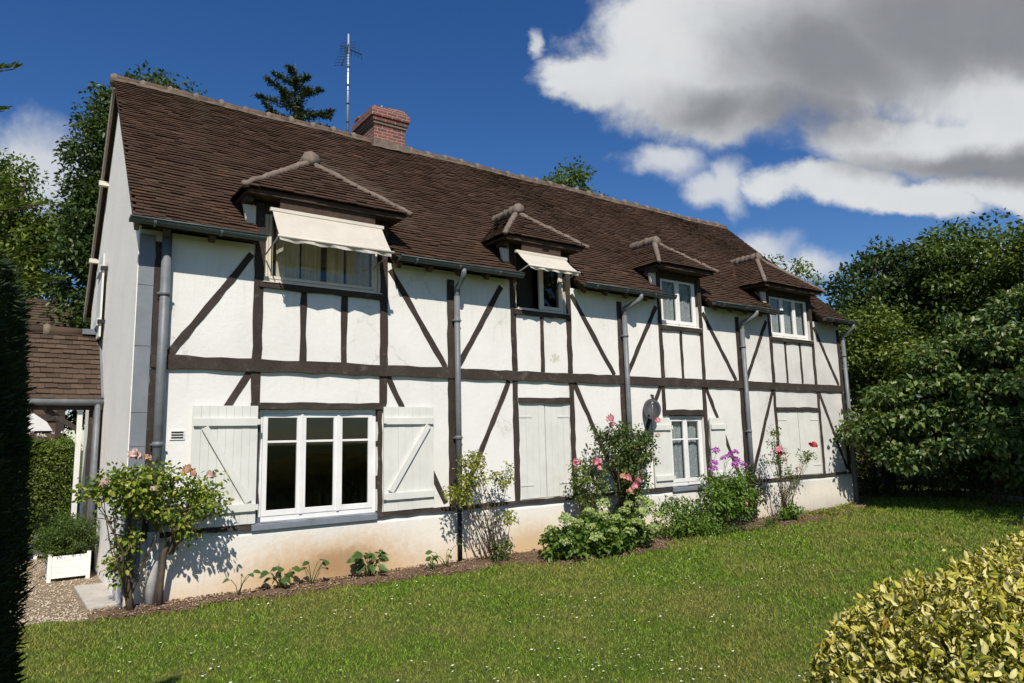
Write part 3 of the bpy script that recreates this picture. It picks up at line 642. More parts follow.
# ---- windows
def window(x0, x1, z0, z1, sashes, bars=(), y=.05, fw_=.045, sw=.05, cur=None, half=None, m=WFRAME):
    b = MB(); dp = .05
    b.box(x0, x0+fw_, y, y+dp+.02, z0, z1); b.box(x1-fw_, x1, y, y+dp+.02, z0, z1)
    b.box(x0+fw_, x1-fw_, y, y+dp+.02, z0, z0+fw_*1.3); b.box(x0+fw_, x1-fw_, y, y+dp+.02, z1-fw_, z1)
    fr = b.build('window', m, house, bevel=.004)
    xi0, xi1 = x0+fw_+.003, x1-fw_-.003; wsh = (xi1-xi0)/sashes; zi0, zi1 = z0+fw_*1.3+.003, z1-fw_-.003; g = MB()
    for i in range(sashes):
        if half is not None and i not in half: continue
        a, c = xi0+i*wsh+.001, xi0+(i+1)*wsh-.001; b = MB(); yy = y-.008
        b.box(a, a+sw, yy, yy+.04, zi0, zi1); b.box(c-sw, c, yy, yy+.04, zi0, zi1); b.box(a+sw, c-sw, yy, yy+.04, zi0, zi0+sw*1.2); b.box(a+sw, c-sw, yy, yy+.04, zi1-sw*.9, zi1)
        for t in bars: zb = zi1-(zi1-zi0)*t; b.box(a+sw, c-sw, yy+.004, yy+.036, zb-.015, zb+.015)
        b.build('sash', m, fr, bevel=.004); g.box(a+sw-.005, c-sw+.005, yy+.018, yy+.022, zi0+sw, zi1-sw*.8)
        if i: 
            MB().box(a-.018, a+.018, yy-.012, yy-.002, zi0, zi1).build('sash_bead', m, fr)
    g.build('glazing', GL, fr)
    if cur is not None:
        b = MB(); nn = int((x1-x0)/.018); yb_ = y+.085; amp = 1 if len(cur) > 1 else .35
        def fold(x): return yb_ + amp*.025*math.sin(x*38+2*math.sin(x*7)) + amp*.012*math.sin(x*95)
        X = [x0+.03+(x1-x0-.06)*i/nn for i in range(nn+1)]
        gaps = cur[1] if len(cur) > 1 else []
        for i in range(nn):
            xm = .5*(X[i]+X[i+1])
            if any(g0 < xm < g1 for g0, g1 in gaps): continue
            b.add([(X[i], fold(X[i]), z0+.02), (X[i+1], fold(X[i+1]), z0+.02), (X[i+1], fold(X[i+1]), z1-.02), (X[i], fold(X[i]), z1-.02)], [(0,1,2,3)], True)
        b.build('curtain', cur[0], fr)
    return fr
w1 = window(2.585, 4.235, .745, 2.195, 3, (.28,), sw=.062, fw_=.05)
MB().prism([(2.50, -.06, .655), (2.50, .06, .655), (2.50, .06, .745), (2.50, -.03, .742), (2.50, -.06, .728)], (1.72, 0, 0)).build('sill', SILLG, w1, bevel=.004)
w3 = window(10.405, 11.415, .745, 2.10, 2, (.33,), sw=.06, cur=(LACE,))
MB().prism([(10.36, -.06, .645), (10.36, .06, .645), (10.36, .06, .745), (10.36, -.03, .74), (10.36, -.06, .722)], (1.08, 0, 0)).build('sill', SILLG, w3, bevel=.004)
dw = window(2.60, 4.255, 3.90, 4.93, 1, (), y=.06, fw_=.05, sw=.035, cur=(DRAPE, [(2.74, 2.78), (3.10, 3.13), (3.42, 3.50), (3.77, 3.80)]), m=CREAM)
dw2 = window(6.765, 7.845, 3.90, 4.93, 2, (), y=.05, half=(1,), m=CREAM)
MB().bar((7.26, -.06, 3.93), (7.26, -.06, 4.90), .09, .04).build('open_sash', CREAM, dw2, bevel=.004)
MB().box(6.80, 7.25, .16, .20, 3.9, 4.9).build('dark_opening_sheet', DARKIN, dw2)  # added dark sheet standing in for the shade inside the open half
dw3 = window(10.345, 11.455, 3.90, 4.93, 2, (), y=.05, cur=(LACE,), sw=.06)
dw4 = window(14.0, 15.58, 3.90, 4.93, 3, (), y=.05, cur=(LACE,), sw=.06)
for dd, w_ in zip(DORM, (dw, dw2, dw3, dw4)): MB().prism([(dd['l']-.02, -.06, 3.895), (dd['l']-.02, .05, 3.895), (dd['l']-.02, .05, 3.915), (dd['l']-.02, -.06, 3.905)], (dd['r']-dd['l']+.04, 0, 0)).build('sill', CREAM, w_)

# ---- shutters
def shutter(x0, x1, z0, z1, y, brace_dir=0, planks=7, bats=(.14, .86), label=None):
    b = MB(); wp = (x1-x0)/planks
    for i in range(planks): 
        j = random.uniform(-.002, .002); b.box(x0+i*wp+.0008, x0+(i+1)*wp-.0008, y+j, y+.026, z0+random.uniform(0, .004), z1-random.uniform(0, .004))
    b.box(x0+.004, x1-.004, y+.012, y+.024, z0+.006, z1-.006)
    sh = b.build('shutter', SHUT, house, bevel=.003)
    H = z1-z0; zb = [z0+H*t for t in bats]
    for z in zb: MB().box(x0+.008, x1-.008, y-.034, y-.003, z-.05, z+.05).build('batten', SHUT, sh, bevel=.004)
    if brace_dir:
        za, zc = zb[0]+.057, zb[1]-.057; xa, xc = (x1-.10, x0+.14) if brace_dir < 0 else (x0+.10, x1-.10)
        MB().bar((xa, y-.02, za+.01), (xc, y-.02, zc-.01), .085, .034).build('diagonal_brace', SHUT, sh, bevel=.003)
    b = MB(); hx = x0 if brace_dir > 0 else x1
    for z in zb: b.box(hx-.02, hx+.02, y-.048, y-.038, z-.035, z+.035)
    b.build('hinge', SHUT, sh); return sh
shutter(1.76, 2.545, .745, 2.24, -.055, -1, 8); shutter(4.315, 5.13, .75, 2.24, -.055, 1, 7)
shutter(9.88, 10.37, .75, 2.06, -.055, 0, 4, (.13, .86)); shutter(11.56, 12.04, .75, 2.06, -.055, 0, 4, (.13, .86))
def closed_leaf(x0, x1, z0, z1, side):
    b = MB(); n_ = 4; wp = (x1-x0)/n_
    for i in range(n_): b.box(x0+i*wp+.0015, x0+(i+1)*wp-.0015, .008+random.uniform(-.002, .002), .034, z0, z1)
    b.box(x0+.004, x1-.004, .02, .032, z0+.004, z1-.004); s_ = b.build('shutter', SHUT, house, bevel=.002)
    b = MB()
    for t in (.14, .86):
        z = z0+(z1-z0)*t; xa, xb = (x0-.01, x0+.30*(x1-x0)+.1) if side < 0 else (x1-.30*(x1-x0)-.1, x1+.01); b.box(xa, xb, -.001, .005, z-.014, z+.014)
    b.build('strap_hinge', SHUT, s_); return s_
closed_leaf(6.785, 7.313, .75, 2.31, -1); closed_leaf(7.327, 7.855, .75, 2.31, 1)
closed_leaf(13.99, 14.80, .75, 2.215, -1); closed_leaf(14.82, 15.63, .75, 2.215, 1)
# gable shutter folded back on the side wall
b = MB()
for i in range(4): b.box(1.00, 1.03, 3.72+i*.17, 3.885+i*.17, 3.55, 4.95)
gs = b.build('shutter', SHUT, house, bevel=.003)
for z in (3.8, 4.7): MB().box(.965, 1.0, 3.75, 4.37, z-.06, z+.06).build('batten', SHUT, gs); MB().box(.97, 1.085, 3.68, 3.74, z-.03, z+.03).build('hinge', IRON, gs)

# ---- awnings over two dormer windows
def awning(xa, xb, zt, zf, out, y0=-.02, val=.07):
    b = MB(); nx, ny = 14, 6; vs = []
    for lay in (0, .006):
        for j in range(ny+1):
            for i in range(nx+1):
                t = j/ny; sag = -.03*math.sin(math.pi*t)*(.6+.4*math.sin(math.pi*i/nx)); vs.append((xa+(xb-xa)*i/nx, y0-out*t, zt+(zf-zt)*t+sag-lay))
    n1 = (nx+1)*(ny+1)
    fs = [(j*(nx+1)+i, (j+1)*(nx+1)+i, (j+1)*(nx+1)+i+1, j*(nx+1)+i+1) for j in range(ny) for i in range(nx)]
    fs += [tuple(n1+q for q in f[::-1]) for f in fs]; b.add(vs, fs, True); a = b.build('awning', AWN, house)
    MB().tube([(xa-.02, y0-out, zf-.01), (xb+.04, y0-out, zf-.01)], .02, 8).build('front_bar', CREAM, a)
    b = MB()
    for i in range(nx):
        x_, x2 = xa+(xb-xa)*i/nx, xa+(xb-xa)*(i+1)/nx; b.add([(x_, y0-out-.004, zf-.015), (x2, y0-out-.004, zf-.015), (x2, y0-out+.02*math.sin(i*1.7), zf-val-.01*math.sin(i*2.1)), (x_, y0-out+.02*math.sin((i-1)*1.7), zf-val-.01*math.sin((i-1)*2.1))], [(0,1,2,3)])
    b.build('valance', AWN, a)
    for x in (xa, xb): MB().tube([(x, y0-out, zf), (x, .0, zf-.12)], .010, 6).build('awning_arm', ALU, a)
    MB().box(xa-.03, xb+.03, y0-.02, y0+.03, zt-.015, zt+.03).build('roller_box', CREAM, a); MB().box(xa+.1, xb-.1, y0+.002, y0+.02, zt+.032, EZ-.05).build('hanger', SOFF, a)
awning(2.60, 4.17, 4.83, 4.40, .33, y0=-.27); awning(6.62, 7.66, 4.82, 4.53, .33, y0=-.27, val=.06)
# vent grille
b = MB(); b.box(1.52, 1.685, -.012, .0, 1.82, 1.935); vg = b.build('vent_grille', PL, house)
b = MB()
for i in range(3): b.box(1.535, 1.67, -.016, -.0125, 1.838+i*.032, 1.856+i*.032)
b.build('vent_slot', IRON, vg)

# ---- chimney
b = MB(); cx0, cx1, cy0, cy1 = 5.58, 6.28, 3.15, 4.05
b.box(cx0, cx1, cy0, cy1, 7.2, 8.22); b.box(cx0-.05, cx1+.05, cy0-.05, cy1+.05, 8.26, 8.34); b.box(cx0-.08, cx1+.08, cy0-.08, cy1+.08, 8.343, 8.50); b.box(cx0-.04, cx1+.04, cy0-.04, cy1+.04, 8.503, 8.57)
for xx, yy in ((cx0+.42, cy0+.02), (cx1-.1, cy0), (cx0+.05, cy1-.2)): b.box(xx-.1, xx+.1, yy, yy+.22, 8.573, 8.63)
ch = b.build('chimney', BRICK, house, bevel=.008)
MB().box(cx0-.025, cx1+.025, cy0-.025, cy1+.025, 8.2, 8.257).build('stone_band', MORT, ch)
b = MB(); b.bar((cx0-.06, cy0-.05, 7.74), (cx1+.06, cy0-.05, 7.74), .16, .14, seg=6, jit=.02); b.build('mortar_flashing', MORT, ch)
MB().tube([(cx0+.22, cy0+.3, 8.56), (cx0+.22, cy0+.3, 8.68)], [.11, .09], 12).build('flue_cap', IRON, ch); MB().tube([(cx0+.24, cy0+.16, 8.56), (cx0+.24, cy0+.16, 8.70)], .018, 8).build('flue_pipe', ALU, ch)

# ---- aerial and dish
an = empty('television_aerial', (5.13, 3.45, 7.7), 'tall thin metal television aerial mast beside the brick chimney', 'aerial')
MB().tube([(5.13, 3.45, 7.6), (5.13, 3.45, 10.15)], .024, 8).build('mast', ALU, an)
b = MB(); b.tube([(4.89, 3.2, 9.25), (5.14, 3.45, 9.95)], .012, 6); b.tube([(4.94, 3.4, 9.82), (5.45, 3.5, 9.82)], .010, 6); b.build('boom', IRON, an)
for i in range(9):
    t = i/8; c = Vector((4.89, 3.2, 9.25)).lerp(Vector((5.14, 3.45, 9.95)), t); MB().tube([c+Vector((-.12, .10, .02)), c+Vector((.12, -.10, .02))], .0045, 5).build('rod', IRON, an)
for i in range(7):
    c = Vector((4.96+.08*i, 3.4+.014*i, 9.82)); MB().tube([c+Vector((0, 0, -.12)), c+Vector((0, 0, .12))], .0045, 5).build('rod', IRON, an)
for z in (8.2, 8.6, 9.0, 9.4): MB().tube([(5.13, 3.45, z), (5.13, 3.45, z+.03)], .032, 8).build('mast_clamp', IRON, an)
ds = empty('satellite_dish', (9.95, -.02, 2.55), 'dark grey oval satellite dish fixed to the white wall below the long beam', 'satellite dish')
b = MB(); dn = Vector((-.62, -.62, .40)).normalized(); du = dn.cross(Vector((0, 0, 1))).normalized(); dv = du.cross(dn); dc = Vector((9.80, -.13, 2.20)); vs = []; NR, NA = 5, 26
for lay in (0, .008):
    for i in range(NR+1):
        for k_ in range(NA):
            rr = i/NR; th = 2*math.pi*k_/NA; vs.append(dc + du*math.cos(th)*rr*.165 + dv*math.sin(th)*rr*.22 + dn*(.06*rr*rr-lay))
fs = []
for i in range(NR):
    for k_ in range(NA): k2 = (k_+1) % NA; f = (i*NA+k_, (i+1)*NA+k_, (i+1)*NA+k2, i*NA+k2); fs += [f, tuple((NR+1)*NA+q for q in f[::-1])]
for k_ in range(NA): k2 = (k_+1) % NA; fs.append((NR*NA+k_, (NR+1)*NA+NR*NA+k_, (NR+1)*NA+NR*NA+k2, NR*NA+k2))
b.add(vs, fs, True); b.build('reflector', DISHM, ds)
b = MB(); b.tube([dc-dn*.01, (9.93, -.05, 2.32), (9.93, -.05, 2.5), (9.93, .0, 2.5)], .018, 8); b.build('wall_bracket', TB, ds)
b = MB(); b.tube([dc-dv*.25, dc-dv*.1+dn*.30, dc+dn*.30], .006, 6); b.tube([dc+dn*.26, dc+dn*.33], .02, 8); b.build('feed_arm', ALU, ds)

# ------------------------------------------------------------------ PORCH, OUTBUILDING
porch = empty('porch', (.3, 4, G0), 'small tile-roofed porch built against the gable end of the house', 'porch')
b = MB(); pv = Vector((0, 1.12, 1.2)); ps_ = pv.length; pv.normalize(); pn = Vector((0, -1.2, 1.12)).normalized()
tile_face(b, (0, 3.18, 2.47), (1, 0, 0), pv, pn, ps_, lambda s: [(-1.6, 1.06)], tw=.17, ex=.118, hh=.02)
b.build('roof', TILE2, porch)
b = MB(); b.prism([(-1.6, 3.2, 2.44), (-1.6, 4.3, 3.62), (-1.6, 5.4, 2.44)], (2.64, 0, 0)); b.build('roof_boarding', SOFF, porch)
b, b2 = MB(), MB(); ridge_line(b, b2, (-1.6, 4.3, 3.66), (.78, 4.3, 3.66), .10, .40); rr_ = b.build('ridge_tiles', TILE2, porch); b2.build('ridge_mortar', MORT, rr_)
MB().box(.80, 1.07, 4.16, 4.44, 3.64, 3.73).build('lead_flashing', ZINC, porch); MB().bar((1.07, 3.16, 2.50), (1.07, 4.3, 3.72), .05, .05, nrm=(0, -1, 1)).build('verge_flashing', ZINC, porch)
MB().tube([(-1.6, 3.12, 2.44), (1.07, 3.12, 2.44)], .05, 10).build('gutter', ZINC, porch)
MB().tube([(1.0, 3.12, 2.42), (1.0, 3.12, G0)], .042, 10).build('downpipe', ZINC, porch)
MB().box(-1.6, 1.05, 3.2, 3.3, 2.33, 2.435).build('tie_beam', TB, porch)
MB().box(.745, .815, 3.21, 3.29, G0, 2.327).build('white_post', SHUT, porch); MB().box(.90, .955, 3.24, 3.30, G0, 2.327).build('post', TB, porch); MB().box(1.045, 1.075, 3.2, 3.4, G0, 2.327).build('post', TB, porch); MB().box(-1.6, -1.5, 3.2, 3.3, G0, 2.327).build('post', TB, porch)
MB().bar((.80, 3.25, 2.0), (.35, 3.25, 2.33), .07, .05).build('knee_brace', TB, porch)
ob = empty('outbuilding', (0, 14, G0), 'distant dark timber outbuilding with a brown tiled roof seen past the porch', 'outbuilding')
b = MB(); tile_face(b, (0, 11.7, 4.42), (1, 0, 0), Vector((0, 1, .85)).normalized(), Vector((0, -.85, 1)).normalized(), 2.15, lambda s: [(-3.0, 1.12)], tw=.2, ex=.13, hh=.02); b.build('roof', TILE2, ob)
b = MB(); b.prism([(-3.0, 11.75, 4.39), (-3.0, 13.2, 5.67), (-3.0, 14.7, 4.39)], (4.1, 0, 0)); b.build('roof_boarding', SOFF, ob)
MB().box(-2.9, 1.0, 12.0, 14.4, G0, 4.35).build('wall', TBr, ob); MB().prism([(.12, 11.95, 2.2), (.75, 11.95, 2.2), (.62, 11.95, 2.42), (.12, 11.95, 2.8)], (0, .03, 0)).build('white_panel', PL, ob)
for x in (-1.5, .0, .9): MB().box(x-.09, x+.09, 11.97, 12.03, G0, 4.1).build('post', TB, ob)
MB().bar((.15, 11.985, 3.4), (.8, 11.985, 2.5), .16, .06).build('brace', TB, ob); MB().box(-2.9, 1.0, 11.96, 12.02, 2.45, 2.62).build('beam', TB, ob)

# ------------------------------------------------------------------ PLANTS
def unit(a): return a/np.maximum(np.linalg.norm(a, axis=-1, keepdims=True), 1e-9)
def leafset(name, P, D, N, L, Wd, m, parent=None, fold=.18, droop=.12, fine=False):
    n = len(P); P = np.asarray(P, float); D = unit(D); N = unit(N - D*(N*D).sum(-1, keepdims=True)); T = np.cross(D, N)
    L = np.broadcast_to(L, (n,))[:, None]; Wd = np.broadcast_to(Wd, (n,))[:, None]
    if not fine:
        q = [P, P+D*L*.45+T*Wd*.5+N*Wd*fold, P+D*L-N*L*droop, P+D*L*.45-T*Wd*.5+N*Wd*fold]
        V = np.stack(q, 1).reshape(-1, 3); b = (np.arange(n)*4)[:, None]
        F = np.concatenate([b+[0, 2, 1], b+[0, 3, 2]], 1).reshape(-1, 3)
        return link(name, raw_mesh(name, V, F), m, parent)
    ts = [(0, 0), (.22, .36), (.5, .5), (.78, .34), (1, 0)]
    mid = [P+D*L*t-N*L*droop*t*t for t, _ in ts]
    ql = [mid[i]+T*Wd*ts[i][1]+N*Wd*fold*ts[i][1]*2 for i in (1, 2, 3)]; qr = [mid[i]-T*Wd*ts[i][1]+N*Wd*fold*ts[i][1]*2 for i in (1, 2, 3)]
    V = np.stack(mid+ql+qr, 1).reshape(-1, 3); b = (np.arange(n)*11)[:, None]
    tri = [(0,1,5),(1,6,5),(1,2,6),(2,7,6),(2,3,7),(3,4,7),(0,8,1),(1,8,9),(1,9,2),(2,9,10),(2,10,3),(3,10,4)]
    F = np.concatenate([b+list(t) for t in tri], 1).reshape(-1, 3)
    me = raw_mesh(name, V, F, True); uvx = np.array([0,0,0,0,0,.8,1,.8,-.8,-1,-.8]); uvy = np.array([0,.22,.5,.78,1,.22,.5,.78,.22,.5,.78])
    uv = me.uv_layers.new(name='UVMap'); loc = (F % 11).ravel(); uv.data.foreach_set('uv', np.stack([uvx[loc], uvy[loc]], 1).astype(np.float32).ravel())
    return link(name, me, m, parent)
def sphere_pts(n, power=.5):
    v = unit(rng.normal(size=(n, 3))); return v*rng.random((n, 1))**power
def clump_leaves(C, rad, n_per, flat=.75, down=.25, upn=.9):
    C = np.asarray(C, float); k_ = len(C); rad = np.broadcast_to(rad, (k_,))
    o = sphere_pts(k_*n_per, .45); o[:, 2] *= flat; cc = np.repeat(C, n_per, 0); rr = np.repeat(rad, n_per)[:, None]
    P = cc+o*rr; D = o*.9+rng.normal(size=o.shape)*.55; D[:, 2] -= down; N = rng.normal(size=o.shape)*.6+o*.5; N[:, 2] += upn
    return P, D, N
def crown_pts(lobes, n, shell=.4, gap=.55, freq=1.0):
    """clump centres through the lobes of a crown, denser to the outside, with holes"""
    out = []; tot = sum(l[3]*l[4]*l[5] for l in lobes)
    for l in lobes:
        k_ = max(3, int(n*l[3]*l[4]*l[5]/tot)); p = sphere_pts(k_*3, shell)
        q = np.array(l[:3])+p*np.array(l[3:6]); f = np.sin(q[:, 0]*1.9*freq+q[:, 1]*1.3*freq)*np.sin(q[:, 2]*2.3*freq+q[:, 1]*.9*freq+1)+.7*rng.random(len(q))
        q = q[f > gap-.55][:k_]; out.append(q)
    return np.concatenate(out)
def tree(name, label, cat, base, lobes, n, n_per, crad, leaf, m, group=None, tr=.22, flat=.7, shell=.4, gap=.5, bark=None, lw=.55, limbs=26, down=.25, freq=1.0, htop=None):
    t = empty(name, base, label, cat, group); bx, by, bz = base
    C = crown_pts(lobes, n, shell, gap, freq); top = max(l[2]+l[5]*.55 for l in lobes) if htop is None else htop
    b = MB(); main = [Vector((bx+.12*tr*5*math.sin(i*1.3)*i/6, by+.1*tr*5*math.sin(i*1.7+1)*i/6, bz-.1+(top-bz)*i/6)) for i in range(7)]
    cxm = np.mean([l[0] for l in lobes]); cym = np.mean([l[1] for l in lobes])
    main = [Vector((p.x+(cxm-bx)*(i/6)**1.5, p.y+(cym-by)*(i/6)**1.5, p.z)) for i, p in enumerate(main)]
    b.tube(main, [tr*(1-.14*i) for i in range(7)], 9); b.build('trunk', bark or BARK, t)
    b = MB()
    for q in C[rng.permutation(len(C))[:limbs]]:
        q = Vector(q); zs_ = max(bz+(top-bz)*.18, min(q.z-(q-main[3]).length*.25, top*.9)); f = min(.95, max(.1, (zs_-bz)/(top-bz)))*6; i = min(5, int(f)); s0 = main[i].lerp(main[i+1], f-i)
        mid_ = s0.lerp(q, .55)+Vector((random.uniform(-.2, .2), random.uniform(-.2, .2), .12*(q-s0).length)); b.tube([s0, mid_, q], [tr*.38, tr*.2, tr*.06], 6)
    b.build('limbs', bark or BARK, t)
    P, D, N = clump_leaves(C, crad*rng.uniform(.6, 1.3, len(C)), n_per, flat, down); L = leaf*rng.uniform(.7, 1.3, len(P))
    leafset('foliage', P, D, N, L, L*lw, m, t); return t

G_dark = leafmat('dark_foliage', [(0.019, 0.041, 0.012), (0.041, 0.072, 0.017), (0.073, 0.116, 0.023)], .25)
G_mid = leafmat('mid_foliage', [(0.03, 0.062, 0.013), (0.069, 0.119, 0.02), (0.131, 0.188, 0.027)], .32)
G_lite = leafmat('light_foliage', [(0.053, 0.094, 0.015), (0.112, 0.163, 0.022), (0.197, 0.237, 0.037)], .35)
G_vib = leafmat('viburnum_leaf', [(0.03, 0.068, 0.016), (0.067, 0.121, 0.027), (0.126, 0.189, 0.041), (0.208, 0.23, 0.081)], .28, spec=.4)
G_rose = leafmat('rose_leaf', [(0.053, 0.112, 0.018), (0.131, 0.213, 0.025), (0.263, 0.312, 0.037), (0.446, 0.425, 0.088)], .35, rough=.38)
G_rosed = leafmat('dark_rose_leaf', [(0.034, 0.067, 0.016), (0.066, 0.113, 0.022), (0.133, 0.166, 0.03)], .25)
G_yel = leafmat('yellow_rose_leaf', [(0.152, 0.202, 0.025), (0.304, 0.316, 0.044), (0.43, 0.405, 0.076), (0.113, 0.164, 0.025)], .4)
G_hyd = leafmat('hydrangea_leaf', [(0.046, 0.108, 0.017), (0.092, 0.164, 0.025), (0.168, 0.24, 0.038)], .3)
G_bush = leafmat('bright_leaf', [(0.055, 0.132, 0.018), (0.11, 0.204, 0.024), (0.193, 0.288, 0.036)], .35)
G_pur = leafmat('purple_leaf', [(.018, .022, .016), (.035, .04, .022), (.06, .07, .03)], .2)
G_box = leafmat('hedge_leaf', [(0.055, 0.094, 0.013), (0.11, 0.165, 0.022), (0.187, 0.231, 0.033)], .3)
G_yew = leafmat('conifer_needle', [(.008, .018, .006), (.016, .032, .008), (.03, .05, .012)], .08, rough=.6, spec=.2)
G_fir = leafmat('fir_needle', [(.02, .035, .010), (.035, .055, .014), (.055, .075, .02)], .1, rough=.6)
G_red = leafmat('reddish_hedge_leaf', [(0.036, 0.048, 0.014), (0.066, 0.066, 0.019), (0.12, 0.084, 0.024), (0.048, 0.072, 0.017)], .25)
FP = lambda nm, cols: leafmat(nm, cols, .3, .6, .2, tr_col=cols[-1])
F_pink = FP('pink_petal', [(.66, .40, .36), (.72, .50, .45), (.74, .60, .54)]); F_org = FP('apricot_petal', [(.60, .30, .16), (.68, .40, .24), (.66, .46, .32)])
F_ros = FP('rose_petal', [(.62, .17, .22), (.68, .27, .31), (.72, .40, .42)]); F_red = FP('red_petal', [(.42, .015, .03), (.55, .03, .05), (.5, .08, .09)])
F_pur = FP('phlox_petal', [(.42, .09, .44), (.54, .14, .54), (.62, .24, .60)]); F_hyd = FP('hydrangea_floret', [(.26, .36, .09), (.36, .45, .14), (.47, .52, .23), (.30, .40, .11)])

def blossom(c, r_, m, parent, name='blossom', n=34):
    c = np.array(c); o = unit(rng.normal(size=(n, 3))); o[:, 2] = np.abs(o[:, 2])*.7; o[:, 2] -= .15; o = unit(o); sh_ = rng.uniform(.25, .85, (n, 1)); P = np.repeat(c[None], n, 0)+o*r_*sh_
    D = unit(rng.normal(size=(n, 3))*.4+[0, 0, 1]-o*.1); P = P-D*r_*.45; leafset(name, P, D, o+rng.normal(size=(n, 3))*.2, r_*rng.uniform(.8, 1.1, n), r_*rng.uniform(.7, 1.0, n), m, parent, fold=-.2, droop=-.1, fine=True)
def head(c, r_, m, parent, name='flower_head', n=110, flat=.75, pet=.20):
    o = unit(rng.normal(size=(n, 3))); o[:, 2] = np.where(o[:, 2] < -.3, -o[:, 2], o[:, 2]); P = np.array(c)+o*[r_, r_, r_*flat]*rng.uniform(.75, 1, (n, 1))
    T = rng.normal(size=(n, 3)); leafset(name, P, T, o+rng.normal(size=(n, 3))*.3, r_*pet*2, r_*pet*2, m, parent, fold=.1, droop=0)
def stems(parent, base, tips, r_=.008, m=None, spread=.08, name='stems', bend=.12):
    b = MB()
    for tp in tips:
        s0 = Vector(base)+Vector((random.uniform(-spread, spread), random.uniform(-spread, spread)*.6, 0)); tp = Vector(tp)
        m1 = s0.lerp(tp, .4)+Vector((random.uniform(-bend, bend), random.uniform(-bend, bend)*.5, .05)); m2 = s0.lerp(tp, .75)+Vector((random.uniform(-bend, bend)*.6, random.uniform(-bend, bend)*.4, .05))
        b.tube([s0, m1, m2, tp], [r_, r_*.8, r_*.6, r_*.35], 6)
    return b.build(name, m or STEM, parent)
def shrub(name, label, cat, base, C, crad, n_per, leaf, m, sm=None, group=None, nst=14, sr=.008, spread=.1, lw=.6, flat=.8, down=.25, fine=False):
    t = empty(name, base, label, cat, group); C = np.asarray(C)
    stems(t, (base[0], base[1], G0-.02), C[rng.permutation(len(C))[:nst]], sr, sm, spread)
    P, D, N = clump_leaves(C, crad*rng.uniform(.6, 1.3, len(C)), n_per, flat, down); ok = P[:, 1] < -.03 if base[1] < 0 else P[:, 1] > -99
    P, D, N = P[ok], D[ok], N[ok]; L = leaf*rng.uniform(.65, 1.3, len(P)); leafset('foliage', P, D, N, L, L*lw, m, t, fine=fine, droop=.18); return t
def box_pts(n, x0, x1, y0, y1, z0, z1): return np.stack([rng.uniform(x0, x1, n), rng.uniform(y0, y1, n), rng.uniform(z0, z1, n)], 1)
def ell_pts(n, lobes, shell=.45): return np.concatenate([np.array(l[:3])+sphere_pts(int(n*(l[6] if len(l) > 6 else 1)), shell)*np.array(l[3:6]) for l in lobes])

# --- climbing rose at the near corner
t = empty('rose_bush', (1.32, -.28, G0), 'tall rose bush with pale pink and apricot blossoms at the near house corner', 'rose', 'rose bushes along the front wall')
b = MB(); b.tube([(1.17, -.26, G0-.05), (1.13, -.26, .12), (1.14, -.27, .36), (1.10, -.25, .72), (1.10, -.3, 1.0)], [.045, .04, .034, .03, .02], 9); b.tube([(1.46, -.20, G0-.05), (1.46, -.22, .2), (1.48, -.26, .55), (1.66, -.30, .90), (1.74, -.3, 1.1)], [.036, .033, .031, .027, .02], 8); pass
b.build('trunk', BARK, t)
Ca = ell_pts(1, [(.90, -.42, 1.28, .36, .30, .24, 26), (1.26, -.42, 1.33, .40, .32, .27, 46), (1.84, -.40, 1.12, .24, .28, .30, 24), (1.50, -.36, 1.08, .34, .25, .24, 18), (1.06, -.3, .60, .12, .16, .42, 16), (1.72, -.28, .78, .18, .16, .2, 7)], .4)
stems(t, (1.12, -.28, .1), Ca[rng.permutation(70)[:8]], .008, None, .06, bend=.12); stems(t, (1.52, -.26, .5), Ca[70+rng.permutation(len(Ca)-110)[:9]], .008, None, .06, bend=.12)
stems(t, (1.10, -.33, .75), [(.72, -.5, 1.0), (.78, -.5, 1.05), (1.0, -.55, .55), (.86, -.5, .8), (.95, -.45, .4)], .008, None, .03)
P, D, N = clump_leaves(Ca, .12*rng.uniform(.6, 1.4, len(Ca)), 24, .8, .3, .7); ok = P[:, 1] < -.03; P, D, N = P[ok], D[ok], N[ok]; L = .062*rng.uniform(.6, 1.25, len(P)); leafset('foliage', P, D, N, L, L*.62, G_rose, t, droop=.18, fine=True)
for c, r_, m in (((1.06, -.62, 1.66), .07, F_pink), ((1.12, -.60, 1.63), .05, F_pink), ((.80, -.62, 1.36), .06, F_pink), ((1.63, -.55, 1.46), .065, F_org), ((1.70, -.56, 1.42), .05, F_org), ((1.88, -.56, 1.40), .055, F_pink), ((1.28, -.66, 1.28), .045, F_pink), ((1.22, -.5, 1.62), .05, F_org)): blossom(c, r_, m, t)

# --- yellowish straggly rose by the second pipe
Cb = ell_pts(1, [(5.55, -.42, 1.30, .24, .18, .30, 22), (5.36, -.45, .95, .26, .18, .16, 14), (6.15, -.42, 1.15, .20, .16, .22, 9), (6.2, -.45, .55, .12, .14, .14, 5)], .5)
t = shrub('rose_bush', 'thin straggly rose with yellow-green leaves beside the second drain pipe', 'rose', (5.95, -.42, G0), Cb, .12, 26, .055, G_yel, group='rose bushes along the front wall', nst=22, spread=.16, sr=.007)
P, D, N = clump_leaves(ell_pts(1, [(5.85, -.4, .62, .36, .16, .42, 26), (6.1, -.4, .95, .25, .14, .3, 10)], .6), .1, 9, .9); L = .042*rng.uniform(.6, 1.2, len(P)); leafset('lower_foliage', P, D, N, L, L*.55, G_pur, t)
Cb = ell_pts(1, [(5.98, -.52, .10, .20, .16, .16, 14)], .4); shrub('low_plant', 'low tuft of green leaves at the foot of the straggly rose', 'plant', (5.98, -.52, G0), Cb, .07, 18, .045, G_mid, STEMG, nst=8)

